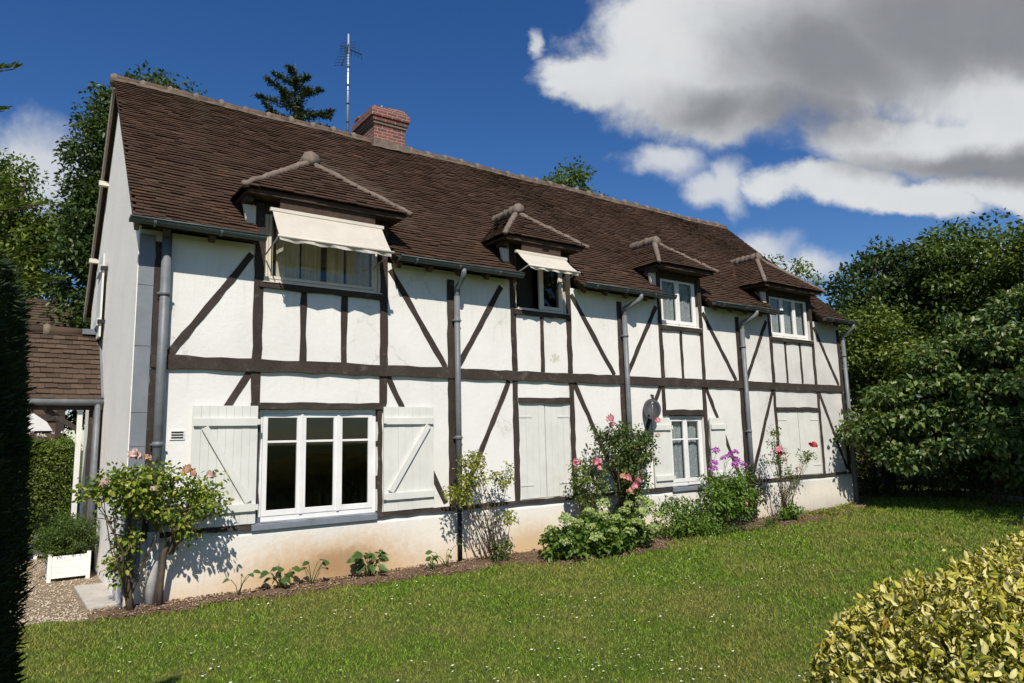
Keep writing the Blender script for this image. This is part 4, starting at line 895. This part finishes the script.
# --- big rambling rose with pink blossoms
Cc = ell_pts(1, [(8.75, -.50, 1.40, .40, .34, .62, 84), (8.80, -.48, .70, .40, .28, .50, 50), (8.30, -.46, 1.75, .34, .24, .26, 20), (9.2, -.45, 1.50, .30, .2, .55, 24)], .65)
t = shrub('rose_bush', 'tall dark rambling rose with pink blossoms left of the net-curtained ground floor window', 'rose', (8.80, -.35, G0), Cc, .125, 27, .060, G_rosed, group='rose bushes along the front wall', nst=38, spread=.22, sr=.010)
b = MB(); b.tube([(8.70, -.32, G0), (8.68, -.32, .5), (8.72, -.33, 1.1)], [.05, .045, .035], 8); b.build('trunk', BARK, t)
for c, r_, m in (((8.14, -.72, 2.02), .085, F_ros), ((8.20, -.70, 1.93), .06, F_ros), ((9.36, -.65, 1.99), .07, F_ros), ((9.4, -.6, 1.72), .05, F_pink), ((8.42, -.8, 1.02), .09, F_ros), ((8.58, -.8, .88), .08, F_ros), ((8.30, -.8, 1.06), .07, F_org), ((8.44, -.82, .80), .07, F_org), ((8.66, -.8, .98), .06, F_ros)): blossom(c, r_, m, t)
Cd = ell_pts(1, [(7.75, -.5, 1.18, .38, .2, .26, 30), (8.0, -.45, .80, .34, .2, .45, 34), (7.65, -.45, .85, .2, .15, .3, 12)], .5)
t = shrub('rose_bush', 'pale-leaved bushy rose with two large pink blossoms beside the closed shutters', 'rose', (7.85, -.38, G0), Cd, .12, 20, .055, G_lite, group='rose bushes along the front wall', nst=20, sr=.007)
for c, r_ in (((7.42, -.66, 1.32), .085), ((7.84, -.68, 1.31), .10), ((7.86, -.7, 1.22), .07)): blossom(c, r_, F_ros, t)

# --- hydrangea
Ce = ell_pts(1, [(6.85, -1.05, .14, .42, .30, .24, 36), (7.45, -1.12, .16, .60, .32, .28, 56), (8.2, -1.12, .18, .46, .30, .28, 44), (7.7, -.85, .32, .5, .22, .24, 26), (7.1, -.8, .2, .4, .22, .2, 12)], .4)
Ce[:, 2] = np.maximum(Ce[:, 2], 0)
t = shrub('hydrangea', 'broad low hydrangea with pale green flower heads at the foot of the wall', 'hydrangea', (7.4, -1.05, G0), Ce, .13, 20, .085, G_hyd, STEMG, nst=30, spread=.5, lw=.72, sr=.007)
for c in ((6.47, -1.1400000000000001, 0.4), (6.72, -1.19, 0.52), (6.97, -1.1600000000000001, 0.45), (7.17, -1.24, 0.38), (7.42, -1.19, 0.52), (7.32, -1.02, 0.6), (7.67, -1.29, 0.45), (7.87, -1.24, 0.56), (7.62, -1.04, 0.68), (8.02, -1.34, 0.38), (8.22, -1.29, 0.52), (8.42, -1.24, 0.62), (8.62, -1.24, 0.42), (8.67, -1.1400000000000001, 0.26), (7.12, -1.42, 0.24), (7.77, -1.44, 0.26), (8.32, -1.42, 0.26), (6.62, -1.29, 0.22), (7.47, -1.4000000000000001, 0.32), (8.12, -1.09, 0.64), (8.47, -1.04, 0.68)): head(c, random.uniform(.075, .115), F_hyd, t)

# --- green bush, phlox, dark bush, red rose
Cf = ell_pts(1, [(9.62, -.74, .26, .50, .28, .36, 60), (10.2, -.84, .10, .42, .22, .22, 30)], .45); Cf[:, 2] = np.maximum(Cf[:, 2], 0)
shrub('green_bush', 'bright green leafy perennial clump without flowers under the net-curtained window', 'plant', (9.7, -.7, G0), Cf, .12, 26, .085, G_bush, STEMG, nst=16, lw=.32)
Cg = ell_pts(1, [(10.95, -.66, .50, .56, .32, .56, 90), (11.45, -.68, .55, .40, .3, .52, 54)], .5); Cg[:, 2] = np.maximum(Cg[:, 2], 0)
t = shrub('phlox', 'tall green perennial topped with purple flower clusters below the open right shutter', 'phlox', (11.1, -.6, G0), Cg, .13, 26, .09, G_bush, STEMG, nst=24, spread=.3, lw=.34)
pts = [(10.86, -.72, 1.40), (10.80, -.7, 1.18), (11.20, -.74, 1.30), (11.42, -.74, 1.24), (11.52, -.7, 1.18), (11.70, -.7, 1.10), (10.72, -.75, 1.08), (11.3, -.8, 1.12), (11.32, -.8, 1.36), (10.98, -.78, 1.26)]
stems(t, (11.1, -.62, .5), [p for p in pts], .006, STEMG, .3)
for c in pts: head(c, random.uniform(.055, .085), F_pur, t, 'flower_cluster', 60, .9, .26)
blossom((11.35, -.95, .42), .05, F_ros, t)
Ch = ell_pts(1, [(12.15, -.5, .55, .36, .24, .56, 70)], .5); shrub('dark_bush', 'narrow dark purplish bush in front of the fourth drain pipe', 'bush', (12.15, -.45, G0), Ch, .11, 30, .05, G_pur, nst=16)
Ci = ell_pts(1, [(13.1, -.5, 1.25, .30, .18, .48, 16), (14.2, -.5, 1.2, .45, .16, .18, 10), (13.5, -.5, .65, .40, .18, .4, 14), (13.15, -.5, 1.68, .25, .15, .12, 5)], .55)
t = shrub('rose_bush', 'slender airy rose with red blossoms against the far closed shutters', 'rose', (13.45, -.42, G0), Ci, .12, 16, .055, G_lite, group='rose bushes along the front wall', nst=24, spread=.18, sr=.008)
for c, r_, m in (((12.93, -.66, 1.36), .10, F_ros), ((14.22, -.68, 1.43), .09, F_red), ((12.98, -.66, 1.28), .07, F_red), ((13.6, -.66, .95), .06, F_pink), ((13.15, -.66, 1.15), .05, F_ros)): blossom(c, r_, m, t)
Cj = ell_pts(1, [(13.05, -.75, .08, .30, .2, .2, 18)], .4); Cj[:, 2] = np.maximum(Cj[:, 2], -.02); shrub('low_plant', 'low bright green leafy clump below the slender red rose', 'plant', (13.05, -.75, G0), Cj, .09, 26, .07, G_bush, STEMG, nst=8)
Ck = ell_pts(1, [(14.4, -.75, -.02, .75, .26, .10, 34), (15.5, -.5, -.02, .6, .22, .10, 20)], .5); Ck[:, 2] = np.maximum(Ck[:, 2], -.04); shrub('ground_cover_clump', 'low spreading yellow-green clump at the far end of the flower bed', 'plant', (14.6, -.6, G0), Ck, .09, 26, .045, G_yel, STEMG, nst=12, spread=.5)
Cl = ell_pts(1, [(10.75, -.95, .0, .40, .16, .10, 12), (12.1, -.9, .0, .45, .16, .12, 14)], .5); Cl[:, 2] = np.maximum(Cl[:, 2], -.04); shrub('ground_cover_clump', 'low dull olive clump in front of the purple flowers', 'plant', (11.4, -.9, G0), Cl, .09, 22, .045, G_mid, STEMG, nst=12, spread=.5)

# --- big-leaved seedlings in the bare part of the bed
BIG = leafmat('big_leaf', [(.035, .085, .018), (.06, .12, .025), (.10, .16, .04)], .3, .4)
def seedling(x, y, h, nl, lf, label):
    t = empty('seedling', (x, y, G0), label, 'plant', 'seedlings along the bare bed'); tips = []
    for i in range(nl): a = 2.4*i+random.uniform(-.4, .4); r_ = h*random.uniform(.15, .75); tips.append((x+r_*math.cos(a), min(-.06, y+.7*r_*math.sin(a)), G0+h*random.uniform(.45, 1)))
    stems(t, (x, y, G0), tips, .006, STEMG, .02, bend=.03); T = np.array(tips); k_ = len(T); D = T-np.array([x, y, G0+h*.3]); D[:, 2] *= .25; D[:, 2] -= .06; N = rng.normal(size=(k_, 3))*.35+[0, -.5, 1]
    leafset('foliage', T-unit(D)*lf*.25, D, N, lf*rng.uniform(.7, 1.25, k_), lf*rng.uniform(.6, .85, k_), BIG, t, fine=True, droop=.25)
seedling(2.30, -.30, .28, 4, .10, 'single small seedling with two leaves near the big rose in the bare soil')
seedling(2.82, -.28, .32, 18, .115, 'leafy young plant left of centre below the big three-part window')
seedling(3.20, -.30, .34, 7, .11, 'spindly young plant with one tall leaf below the big three-part window')
seedling(3.98, -.32, .34, 26, .135, 'largest broad-leaved young plant, below the right end of the big window sill')
seedling(4.88, -.42, .20, 7, .09, 'tiny broad-leaved seedling left of the second drain pipe')
seedling(5.12, -.40, .34, 5, .10, 'small upright seedling with narrow leaves at the foot of the second drain pipe')

# --- planters by the gable
def planter(x0, x1, y0, y1, h, label):
    p_ = empty('planter', ((x0+x1)/2, (y0+y1)/2, G0), label, 'planter', 'white planters by the gable'); z0 = G0
    b = MB()
    for x in (x0, x1-.05):
        for y in (y0, y1-.05): MB().box(x, x+.05, y, y+.05, z0, z0+h+.02).build('corner_post', PLANT, p_, bevel=.004)
    b = MB(); k_ = 4; hh = (h-.06)/k_
    for i in range(k_):
        za, zb = z0+.05+i*hh+.0008, z0+.05+(i+1)*hh-.0008
        b.box(x0+.05, x1-.05, y0+.008, y0+.03, za, zb); b.box(x0+.05, x1-.05, y1-.03, y1-.008, za, zb); b.box(x0+.008, x0+.03, y0+.05, y1-.05, za, zb); b.box(x1-.03, x1-.008, y0+.05, y1-.05, za, zb)
    b.build('panel', PLANT, p_, bevel=.003); MB().box(x0+.03, x1-.03, y0+.03, y1-.03, z0+.1, z0+h-.05).build('soil', SOIL, p_); return p_
planter(.46, .97, 2.42, 2.92, .36, 'white boarded planter box nearest the corner, holding a bushy green shrub')
Cm = ell_pts(1, [(.70, 2.66, .50, .36, .32, .30, 110), (.50, 2.6, .44, .22, .22, .24, 40)], .42); shrub('potted_shrub', 'bushy fine-leaved green shrub growing in the near white planter', 'shrub', (.72, 2.66, G0+.3), Cm, .09, 80, .038, G_mid, nst=14, lw=.35)
planter(.36, .76, 5.05, 5.45, .36, 'white planter box farther along the gable, mostly hidden behind the near one')
Cm = ell_pts(1, [(.56, 5.25, .5, .26, .24, .24, 30)], .42); shrub('potted_shrub', 'small dark shrub in the farther white planter', 'shrub', (.56, 5.25, G0+.3), Cm, .09, 40, .035, G_dark, nst=8, lw=.35)
b = MB(); p_ = empty('clipped_hedge', (.2, 8.2, G0), 'clipped light green hedge block beyond the porch', 'hedge')
def hedge_box(par, x0, x1, y0, y1, z1, n, leaf, m, jit=.06):
    A = [(x1-x0)*(y1-y0), (x1-x0)*z1, (y1-y0)*z1, (y1-y0)*z1]; k_ = rng.choice(4, n, p=np.array(A)/sum(A)); P = box_pts(n, x0, x1, y0, y1, G0, z1); N = np.zeros((n, 3))
    P[k_ == 0, 2] = z1; N[k_ == 0] = (0, 0, 1); P[k_ == 1, 1] = y0; N[k_ == 1] = (0, -1, .3); P[k_ == 2, 0] = x1; N[k_ == 2] = (1, 0, .3); P[k_ == 3, 0] = x0; N[k_ == 3] = (-1, 0, .3)
    bmp = .07*np.sin(P[:, 0]*5+P[:, 1]*3)*np.sin(P[:, 2]*5+1); P += N*(bmp[:, None]+rng.normal(size=(n, 1))*jit); D = rng.normal(size=(n, 3))+N*.5; D[:, 2] += .2
    leafset('foliage', P, D, N+rng.normal(size=(n, 3))*.7, leaf*rng.uniform(.6, 1.3, n), leaf*.5, m, par)
hedge_box(p_, -1.6, .98, 7.6, 8.8, 1.82, 26000, .06, G_box)
MB().box(-1.5, .88, 7.7, 8.7, G0, 1.72).build('branches', simple('hedge_dark_core', (.02, .022, .01), .95, .4, 9), p_)  # solid dark box added as a core to block light through the leaves
Cn = ell_pts(1, [(-.2, 9.6, 1.7, 1.4, .4, .45, 60)], .5); t = shrub('flowering_shrub', 'shrub dotted with white flower heads behind the clipped hedge', 'shrub', (-.2, 9.6, G0), Cn, .16, 30, .08, G_mid, nst=16, sr=.012, spread=.3)
for i in range(16): head((random.uniform(-.9, 1.0), 9.0, random.uniform(1.95, 2.2)), random.uniform(.05, .08), islmat('white_floret', [(.6, .6, .55), (.75, .75, .7)]) if i == 0 else bpy.data.materials['white_floret'], t, n=24)

# --- dark conifer hedge at the left of the lawn (its sunless side)
t = empty('conifer_hedge', (-.6, -7.4, G0), 'dark needled conifer hedge at the left edge of the lawn in shade', 'hedge')
def yew(n):
    y = rng.uniform(-8.2, -5.75, n); z = G0+rng.random(n)**.9*2.48
    xf = -.30+.093*(y+9.5) - .13*np.clip(z-1.75, 0, 2) + .035*np.sin(z*5+y*4)*np.sin(y*9+z*2); P = np.stack([xf+rng.normal(size=n)*.012-.02, y, z], 1)
    D = rng.normal(size=(n, 3))*.45+[.75, -.1, .45]; N = rng.normal(size=(n, 3)); return P, D, N
P, D, N = yew(60000); L = .042*rng.uniform(.5, 1.3, len(P)); leafset('foliage', P, D, N, L, L*.22, G_yew, t)
n_ = 12000; P = np.stack([-1.0+.88*rng.random(n_), -5.85+rng.normal(size=n_)*.05, G0+rng.random(n_)*2.2], 1); L = .05*rng.uniform(.5, 1.3, n_); leafset('foliage', P, rng.normal(size=(n_, 3))+[0, .6, .3], rng.normal(size=(n_, 3)), L, L*.25, G_yew, t)
n_ = 9000; P = np.stack([-1.1+.85*rng.random(n_), -8.05+rng.normal(size=n_)*.05, G0+rng.random(n_)*2.25], 1); L = .05*rng.uniform(.5, 1.3, n_); leafset('foliage', P, rng.normal(size=(n_, 3))+[0, -.6, .3], rng.normal(size=(n_, 3)), L, L*.25, G_yew, t)
n_ = 9000; P = np.stack([-1.1+.85*rng.random(n_), -8.05+2.2*rng.random(n_), G0+2.12+rng.random(n_)*.12], 1); L = .05*rng.uniform(.5, 1.3, n_); leafset('foliage', P, rng.normal(size=(n_, 3))+[0, 0, .6], rng.normal(size=(n_, 3)), L, L*.25, G_yew, t)
MB().prism([(-.32, -8.0, G0), (-.12, -6.0, G0), (-1.1, -6.0, G0), (-1.1, -8.0, G0)], (0, 0, 2.1)).build('branches', simple('hedge_core', (.008, .010, .006), .95, .3, 9), t)  # added near-black solid core: blocks light, stands in for shade between the needles
random.seed(21)
def spray(par, base, tip, m, ln=.085, wd=.012, n=170, nm='branch_spray'):
    p, q = np.array(base, float), np.array(tip, float); tt = rng.random(n)[:, None]; sag = np.array([0, 0, 1])*.0; P = p+(q-p)*tt+[0, 0, .02]*np.sin(tt*3); ax = unit((q-p)[None])[0]
    sd_ = np.cross(ax, [0, 0, 1]); sd_ /= np.linalg.norm(sd_); s_ = np.where(rng.random(n) > .5, 1, -1)[:, None]; D = ax*.6+sd_*s_*rng.uniform(.3, 1, (n, 1))+[0, 0, .25]+rng.normal(size=(n, 3))*.15
    leafset(nm, P, D, rng.normal(size=(n, 3))*.3+[0, 0, 1], ln*(1.15-.6*tt[:, 0]), wd, m, par); MB().tube([base, tip], [.006, .002], 5).build('twig', STEM, par)
for bs, tp in (((-.55, -5.9, 3.10), (-.10, -5.8, 3.38)), ((-.55, -6.0, 2.95), (-.13, -5.75, 3.20)), ((-.4, -6.1, 2.2), (-.10, -5.9, 2.85)), ((-.35, -6.0, 2.3), (.12, -5.75, 2.48)), ((-.3, -5.9, 2.0), (-.02, -5.7, 2.66)), ((-.4, -5.9, 2.0), (-.04, -5.6, 2.40)), ((-.5, -5.8, 2.3), (-.12, -5.6, 3.0)), ((-.6, -5.9, 2.0), (-.58, -5.9, 3.25)), *[((-.48+random.uniform(-.05, .1), -5.9, z_-.32), (random.uniform(-.10, .05), -5.65+random.uniform(-.1, .25), z_)) for z_ in np.linspace(2.05, 2.95, 16)]): spray(t, bs, tp, G_lite if tp[2] < 2.97 else G_box)

# --- variegated hedge, right foreground
VAR = variegated(); t = empty('variegated_hedge', (4.6, -8.3, G0), 'low hedge of yellow and green variegated leaves in the right foreground', 'hedge')
def var_hedge(n):
    x = 2.36+rng.random(n)**.85*6.6; cy_ = -8.55+.0*x; ry = 1.36+.03*(x-3); th = rng.random(n)*math.pi*.98+.01
    hh = 1.09+.12*np.clip(x-3, 0, 3.5)+.04*np.sin(x*2.1)+.04*np.sin(x*5.3+1); endf = np.clip((x-2.31)/.9, 0.02, 1)**.5
    y = cy_+np.cos(th)*ry*endf*(1+.05*np.sin(x*4)); zz = np.sin(th)**.42; lump = .05*np.sin(x*9+y*7)*np.sin(y*11+x*3); z = G0+(hh*endf**.7+lump)*zz
    N = np.stack([-(1-endf)*1.2, np.cos(th)*1.1, np.sin(th)], 1); dpt = rng.random(n)**1.5*.30
    P = np.stack([x, y, z], 1)-unit(N)*dpt[:, None]; P[:, 2] = np.maximum(P[:, 2], G0+.02); return P, N
P, N = var_hedge(135000); ok = np.linalg.norm(P-np.array(CAM), axis=1) > 1.4; P, N = P[ok], N[ok]; n_ = len(P)
D = N*.4+rng.normal(size=(n_, 3))*.7+[0, 0, .3]; L = .037*rng.uniform(.35, 1.5, n_); leafset('foliage', P, D, N*.4+rng.normal(size=(n_, 3))*.85, L, L*.5, VAR, t, fine=True, fold=.30, droop=.28)
b = MB()
for i in range(160):
    x = random.uniform(2.4, 8.3); y = -8.55+random.uniform(-.9, .95); b.tube([(x, y, G0), (x+random.uniform(-.1, .1), y+random.uniform(-.1, .1), .4), (x+random.uniform(-.2, .2), y+random.uniform(-.15, .15), .74)], [.012, .009, .004], 5)
b.build('branches', BARK, t)
P3, N3 = var_hedge(260); bs_ = MB(); SP, SD, SN = [], [], []
for q, nn_ in zip(P3, N3):
    if math.dist(q, CAM) < 1.5: continue
    nv = unit(nn_[None])[0]*.6+[0, 0, .6]+rng.normal(size=3)*.25; tp = q+nv*random.uniform(.06, .17); bs_.tube([q-nv*.1, q, tp], [.003, .0025, .0012], 4)
    for f_ in np.linspace(.15, 1, 7): SP.append(q+(tp-q)*f_); SD.append(nv*.6+rng.normal(size=3)*.7); SN.append(rng.normal(size=3)+[0, 0, .6])
tag(bs_.build('shoots', simple('hedge_twig', (.16, .10, .05), .8, .3, 20), t), kind='stuff'); L = .034*rng.uniform(.5, 1.3, len(SP)); leafset('shoot_leaves', np.array(SP), np.array(SD), np.array(SN), L, L*.48, VAR, t, fine=True)
P2, N2 = var_hedge(13000); P2 = P2*[1, 1, .9]-unit(N2)*.16; P2[:, 2] = np.maximum(P2[:, 2], G0+.02); L = .05*rng.uniform(.6, 1.2, len(P2)); leafset('inner_foliage', P2, rng.normal(size=P2.shape)+[0, 0, .3], rng.normal(size=P2.shape)+[0, 0, .5], L, L*.6, G_mid, t)

# --- trees behind the house
TG = 'trees rising behind the house'
tree('deciduous_tree', 'large leafy tree behind the left gable, taller than the ridge', 'tree', (2.4, 15.5, G0), [(2.0, 13.6, 9.6, 1.3, 1.6, 2.9), (1.5, 13.2, 6.6, .95, 1.3, 2.6), (3.1, 13.6, 11.9, 1.5, 1.4, 1.15), (1.45, 13.2, 4.2, .9, 1.2, 1.8), (2.1, 13.4, 11.4, .8, 1.0, 1.1)], 340, 110, .55, .15, G_dark, TG, limbs=34, gap=.38)
tree('deciduous_tree', 'airy sunlit tree at the far left edge beyond the porch', 'tree', (-1.2, 16.5, G0), [(-1.1, 16, 8.9, 1.5, 1.5, 1.9), (-.1, 15.8, 7.6, 1.2, 1.3, 1.9), (.45, 15.6, 8.7, .8, 1.0, 1.1), (-.7, 15.6, 6.3, 1.7, 1.3, 1.9)], 260, 75, .5, .14, G_lite, TG, gap=.62, limbs=34)
tree('deciduous_tree', 'dark tree crown rising above the middle of the ridge', 'tree', (22.6, 16.8, G0), [(22.0, 16.4, 13.6, 1.2, 1.4, 2.0), (23.2, 16.8, 12.7, 1.3, 1.4, 1.9), (21.2, 16.4, 12.6, .9, 1.1, 1.7)], 110, 90, .7, .19, G_mid, TG)
tree('deciduous_tree', 'small light green tree peeping over the far end of the roof', 'tree', (29.0, 9.5, G0), [(28.4, 8.8, 7.9, 1.3, 1.4, 1.9), (29.6, 9, 6.9, 1.5, 1.5, 2.0)], 80, 70, .6, .18, G_lite, TG)
t = empty('conifer_tree', (7.7, 14.5, G0), 'pointed dark conifer top rising over the ridge left of the chimney', 'conifer', TG)
MB().tube([(7.7, 14.5, G0), (7.6, 14.4, 8), (7.45, 14.2, 15.4)], [.3, .18, .02], 8).build('trunk', BARK, t)
PP, DD, NN = [], [], []; bb = MB()
for i in range(34):
    z = 11.0+4.0*(i/34)**.9; a = i*2.4; ln = .2+2.1*((15.4-z)/4.3)**.8*random.uniform(.45, 1.25); p0 = np.array([7.5, 14.25, z]); d0 = np.array([math.cos(a), math.sin(a), random.uniform(.1, .45)]); q0 = p0+d0*ln; bb.tube([p0, q0], [.02, .006], 5)
    n_ = int(130+170*ln); tt = rng.random((n_, 1))**.7; off = rng.normal(size=(n_, 3))*[.10, .10, .05]*(.4+.8*(1-tt)); PP.append(p0+d0*ln*tt+off); DD.append(d0*.6+rng.normal(size=(n_, 3))*.6+[0, 0, .2]); NN.append(rng.normal(size=(n_, 3))*.5+[0, 0, 1])
bb.build('limbs', BARK, t); P = np.concatenate(PP); L = .16*rng.uniform(.6, 1.2, len(P)); leafset('foliage', P, np.concatenate(DD), np.concatenate(NN), L, L*.3, G_fir, t)

# --- right side: spreading viburnum, hedge and wood behind
tiers = []
for i, (x_, y_, z_, rx_, ry_) in enumerate(((18.6, -3.0, .9, 1.3, 1.1), (17.9, -3.0, 1.45, 1.5, 1.2), (18.9, -4.2, 1.3, 1.5, 1.0), (17.2, -1.5, 1.25, 1.0, .9), (18.4, -3.9, .7, 1.2, .9), (17.0, -1.0, 1.75, 1.2, 1.0), (17.5, -2.2, 1.9, 1.3, 1.1), (18.2, -3.5, 2.0, 1.5, 1.1), (17.3, -1.3, 2.55, 1.1, .9), (17.9, -2.7, 2.75, 1.4, 1.1), (18.8, -3.8, 2.9, 1.5, 1.1),
        (18.1, -2.2, 3.35, 1.1, 1.0), (18.5, -3.2, 3.6, 1.4, 1.1), (19.2, -4.1, 3.7, 1.4, 1.0), (18.9, -2.9, 4.2, 1.1, 1.0), (19.3, -3.9, 4.6, 1.3, 1.0), (19.6, -4.2, 5.2, 1.0, .9))): tiers.append((x_, y_, z_+random.uniform(-.15, .15), rx_, ry_, random.uniform(.2, .42)))
t = tree('viburnum', 'large spreading shrub with tiered branches of veined leaves right of the house', 'shrub', (18.8, -2.4, G0), tiers, 760, 64, .34, .145, G_vib, None, tr=.08, flat=.6, shell=.42, gap=.45, lw=.62, limbs=70, down=.45, bark=BARK, freq=1.6, htop=3.2)
P, D, N = clump_leaves(ell_pts(1, [(18.7, -2.2, 2.0, 1.3, 1.2, 2.0, 120)], .7), .5, 34, .8, .3); L = .14*rng.uniform(.6, 1.2, len(P)); leafset('inner_foliage', P, D, N, L, L*.6, G_dark, t)
for i in range(46):
    q = tiers[random.randrange(1, len(tiers))]; head((q[0]+random.uniform(-.8, .5), q[1]+random.uniform(-.9, .2), q[2]+.26), .09, F_hyd, t, n=16, flat=.35, pet=.3)
WG = 'trees of the wood right of the house'
tree('deciduous_tree', 'tall feathery dark tree just beyond the far corner of the house', 'tree', (22.5, 2.6, G0), [(22.5, 1.7, 5.3, 1.9, 1.7, 2.3), (23.1, 1.3, 6.6, 1.2, 1.2, 1.6), (21.8, 2.1, 3.9, 1.8, 1.6, 1.9)], 240, 85, .6, .16, G_dark, WG, gap=.62)
tree('deciduous_tree', 'broad dark tree in the middle of the wood behind the viburnum', 'tree', (24.2, -.4, G0), [(24, -.5, 5.5, 2.4, 2.2, 2.2), (23.6, .3, 6.8, 1.2, 1.3, 1.4), (24.2, -.6, 3.6, 2.2, 2.0, 2.0)], 260, 95, .62, .16, G_mid, WG, gap=.45)
tree('deciduous_tree', 'lighter green tree at the right edge with sunlit leaf clumps', 'tree', (23.6, -3.2, G0), [(23.4, -3.2, 5.5, 2.0, 2.0, 1.9), (22.9, -2.6, 6.3, 1.1, 1.1, 1.0), (23.4, -3.4, 4.0, 1.9, 1.8, 2.0)], 260, 90, .5, .15, G_lite, WG)
tree('bushy_tree', 'yellow-green sunlit bushy tree right against the far gable', 'tree', (20.2, .8, G0), [(20.0, .6, 3.5, 1.8, 1.3, 1.6), (19.6, .9, 4.6, 1.1, 1.1, 1.0), (20.3, .0, 2.2, 1.5, 1.2, 1.5)], 170, 75, .45, .12, G_lite, WG, tr=.13)
tree('deciduous_tree', 'background tree filling the gap deep in the wood', 'tree', (29, 1.5, G0), [(28.6, 1.2, 6.0, 2.6, 3.2, 3.4), (29.5, -2.0, 6.0, 2.4, 3.0, 3.2), (28, 4.5, 4.6, 2, 2.4, 3)], 220, 70, .85, .22, G_dark, WG)
t = empty('dark_hedge', (20.5, 0, G0), 'dark reddish-green hedge under the trees right of the house', 'hedge')
n_ = 26000; P = box_pts(n_, 0, 1, -.25, .25, G0, 2.2); u = P[:, 0].copy(); P[:, 0] = 18.6+u*4.2+P[:, 1]+rng.normal(size=n_)*.1; P[:, 1] += 2.2-u*6.6; P[:, 2] *= 1+.1*np.sin(u*23)
D = rng.normal(size=(n_, 3))+[-.4, -.5, .2]; L = .11*rng.uniform(.6, 1.2, n_); leafset('foliage', P, D, rng.normal(size=(n_, 3))+[-.4, -.4, .5], L, L*.5, G_red, t)
b = MB()
for i in range(60): f = random.random(); x, y = 18.6+f*4.2, 2.2-f*6.6; b.tube([(x, y, G0), (x+random.uniform(-.2, .2), y+random.uniform(-.2, .2), 1.9)], [.03, .01], 5)
b.build('stems', BARK, t)
b = MB(); b.tube([(20.6, -1.4, G0+.06), (19.8, -2.7, G0+.05), (19.2, -3.9, G0+.06)], [.07, .08, .065], 8); tag(b.build('fallen_log', BARKP), 'pale log lying on the shaded ground under the right-hand shrubs', 'log')
# trees standing outside the picture to the right: they throw the shade that lies across the far lawn
for i, (bx, by, hz, rr) in enumerate(((15.2, -9.0, 6.5, 2.2), (18.6, -9.4, 6.2, 2.4), (22.4, -9.8, 6.4, 2.6))):
    tree('deciduous_tree', ('nearest', 'middle', 'farthest')[i]+' of three leafy trees along the right border shading the lawn', 'tree', (bx, by, G0), [(bx, by, hz, rr, rr, 2.6), (bx-.5, by+.4, hz-1.6, rr*.8, rr*.8, 2.0)], 90, 42, .75, .24, G_mid, 'trees along the right border')
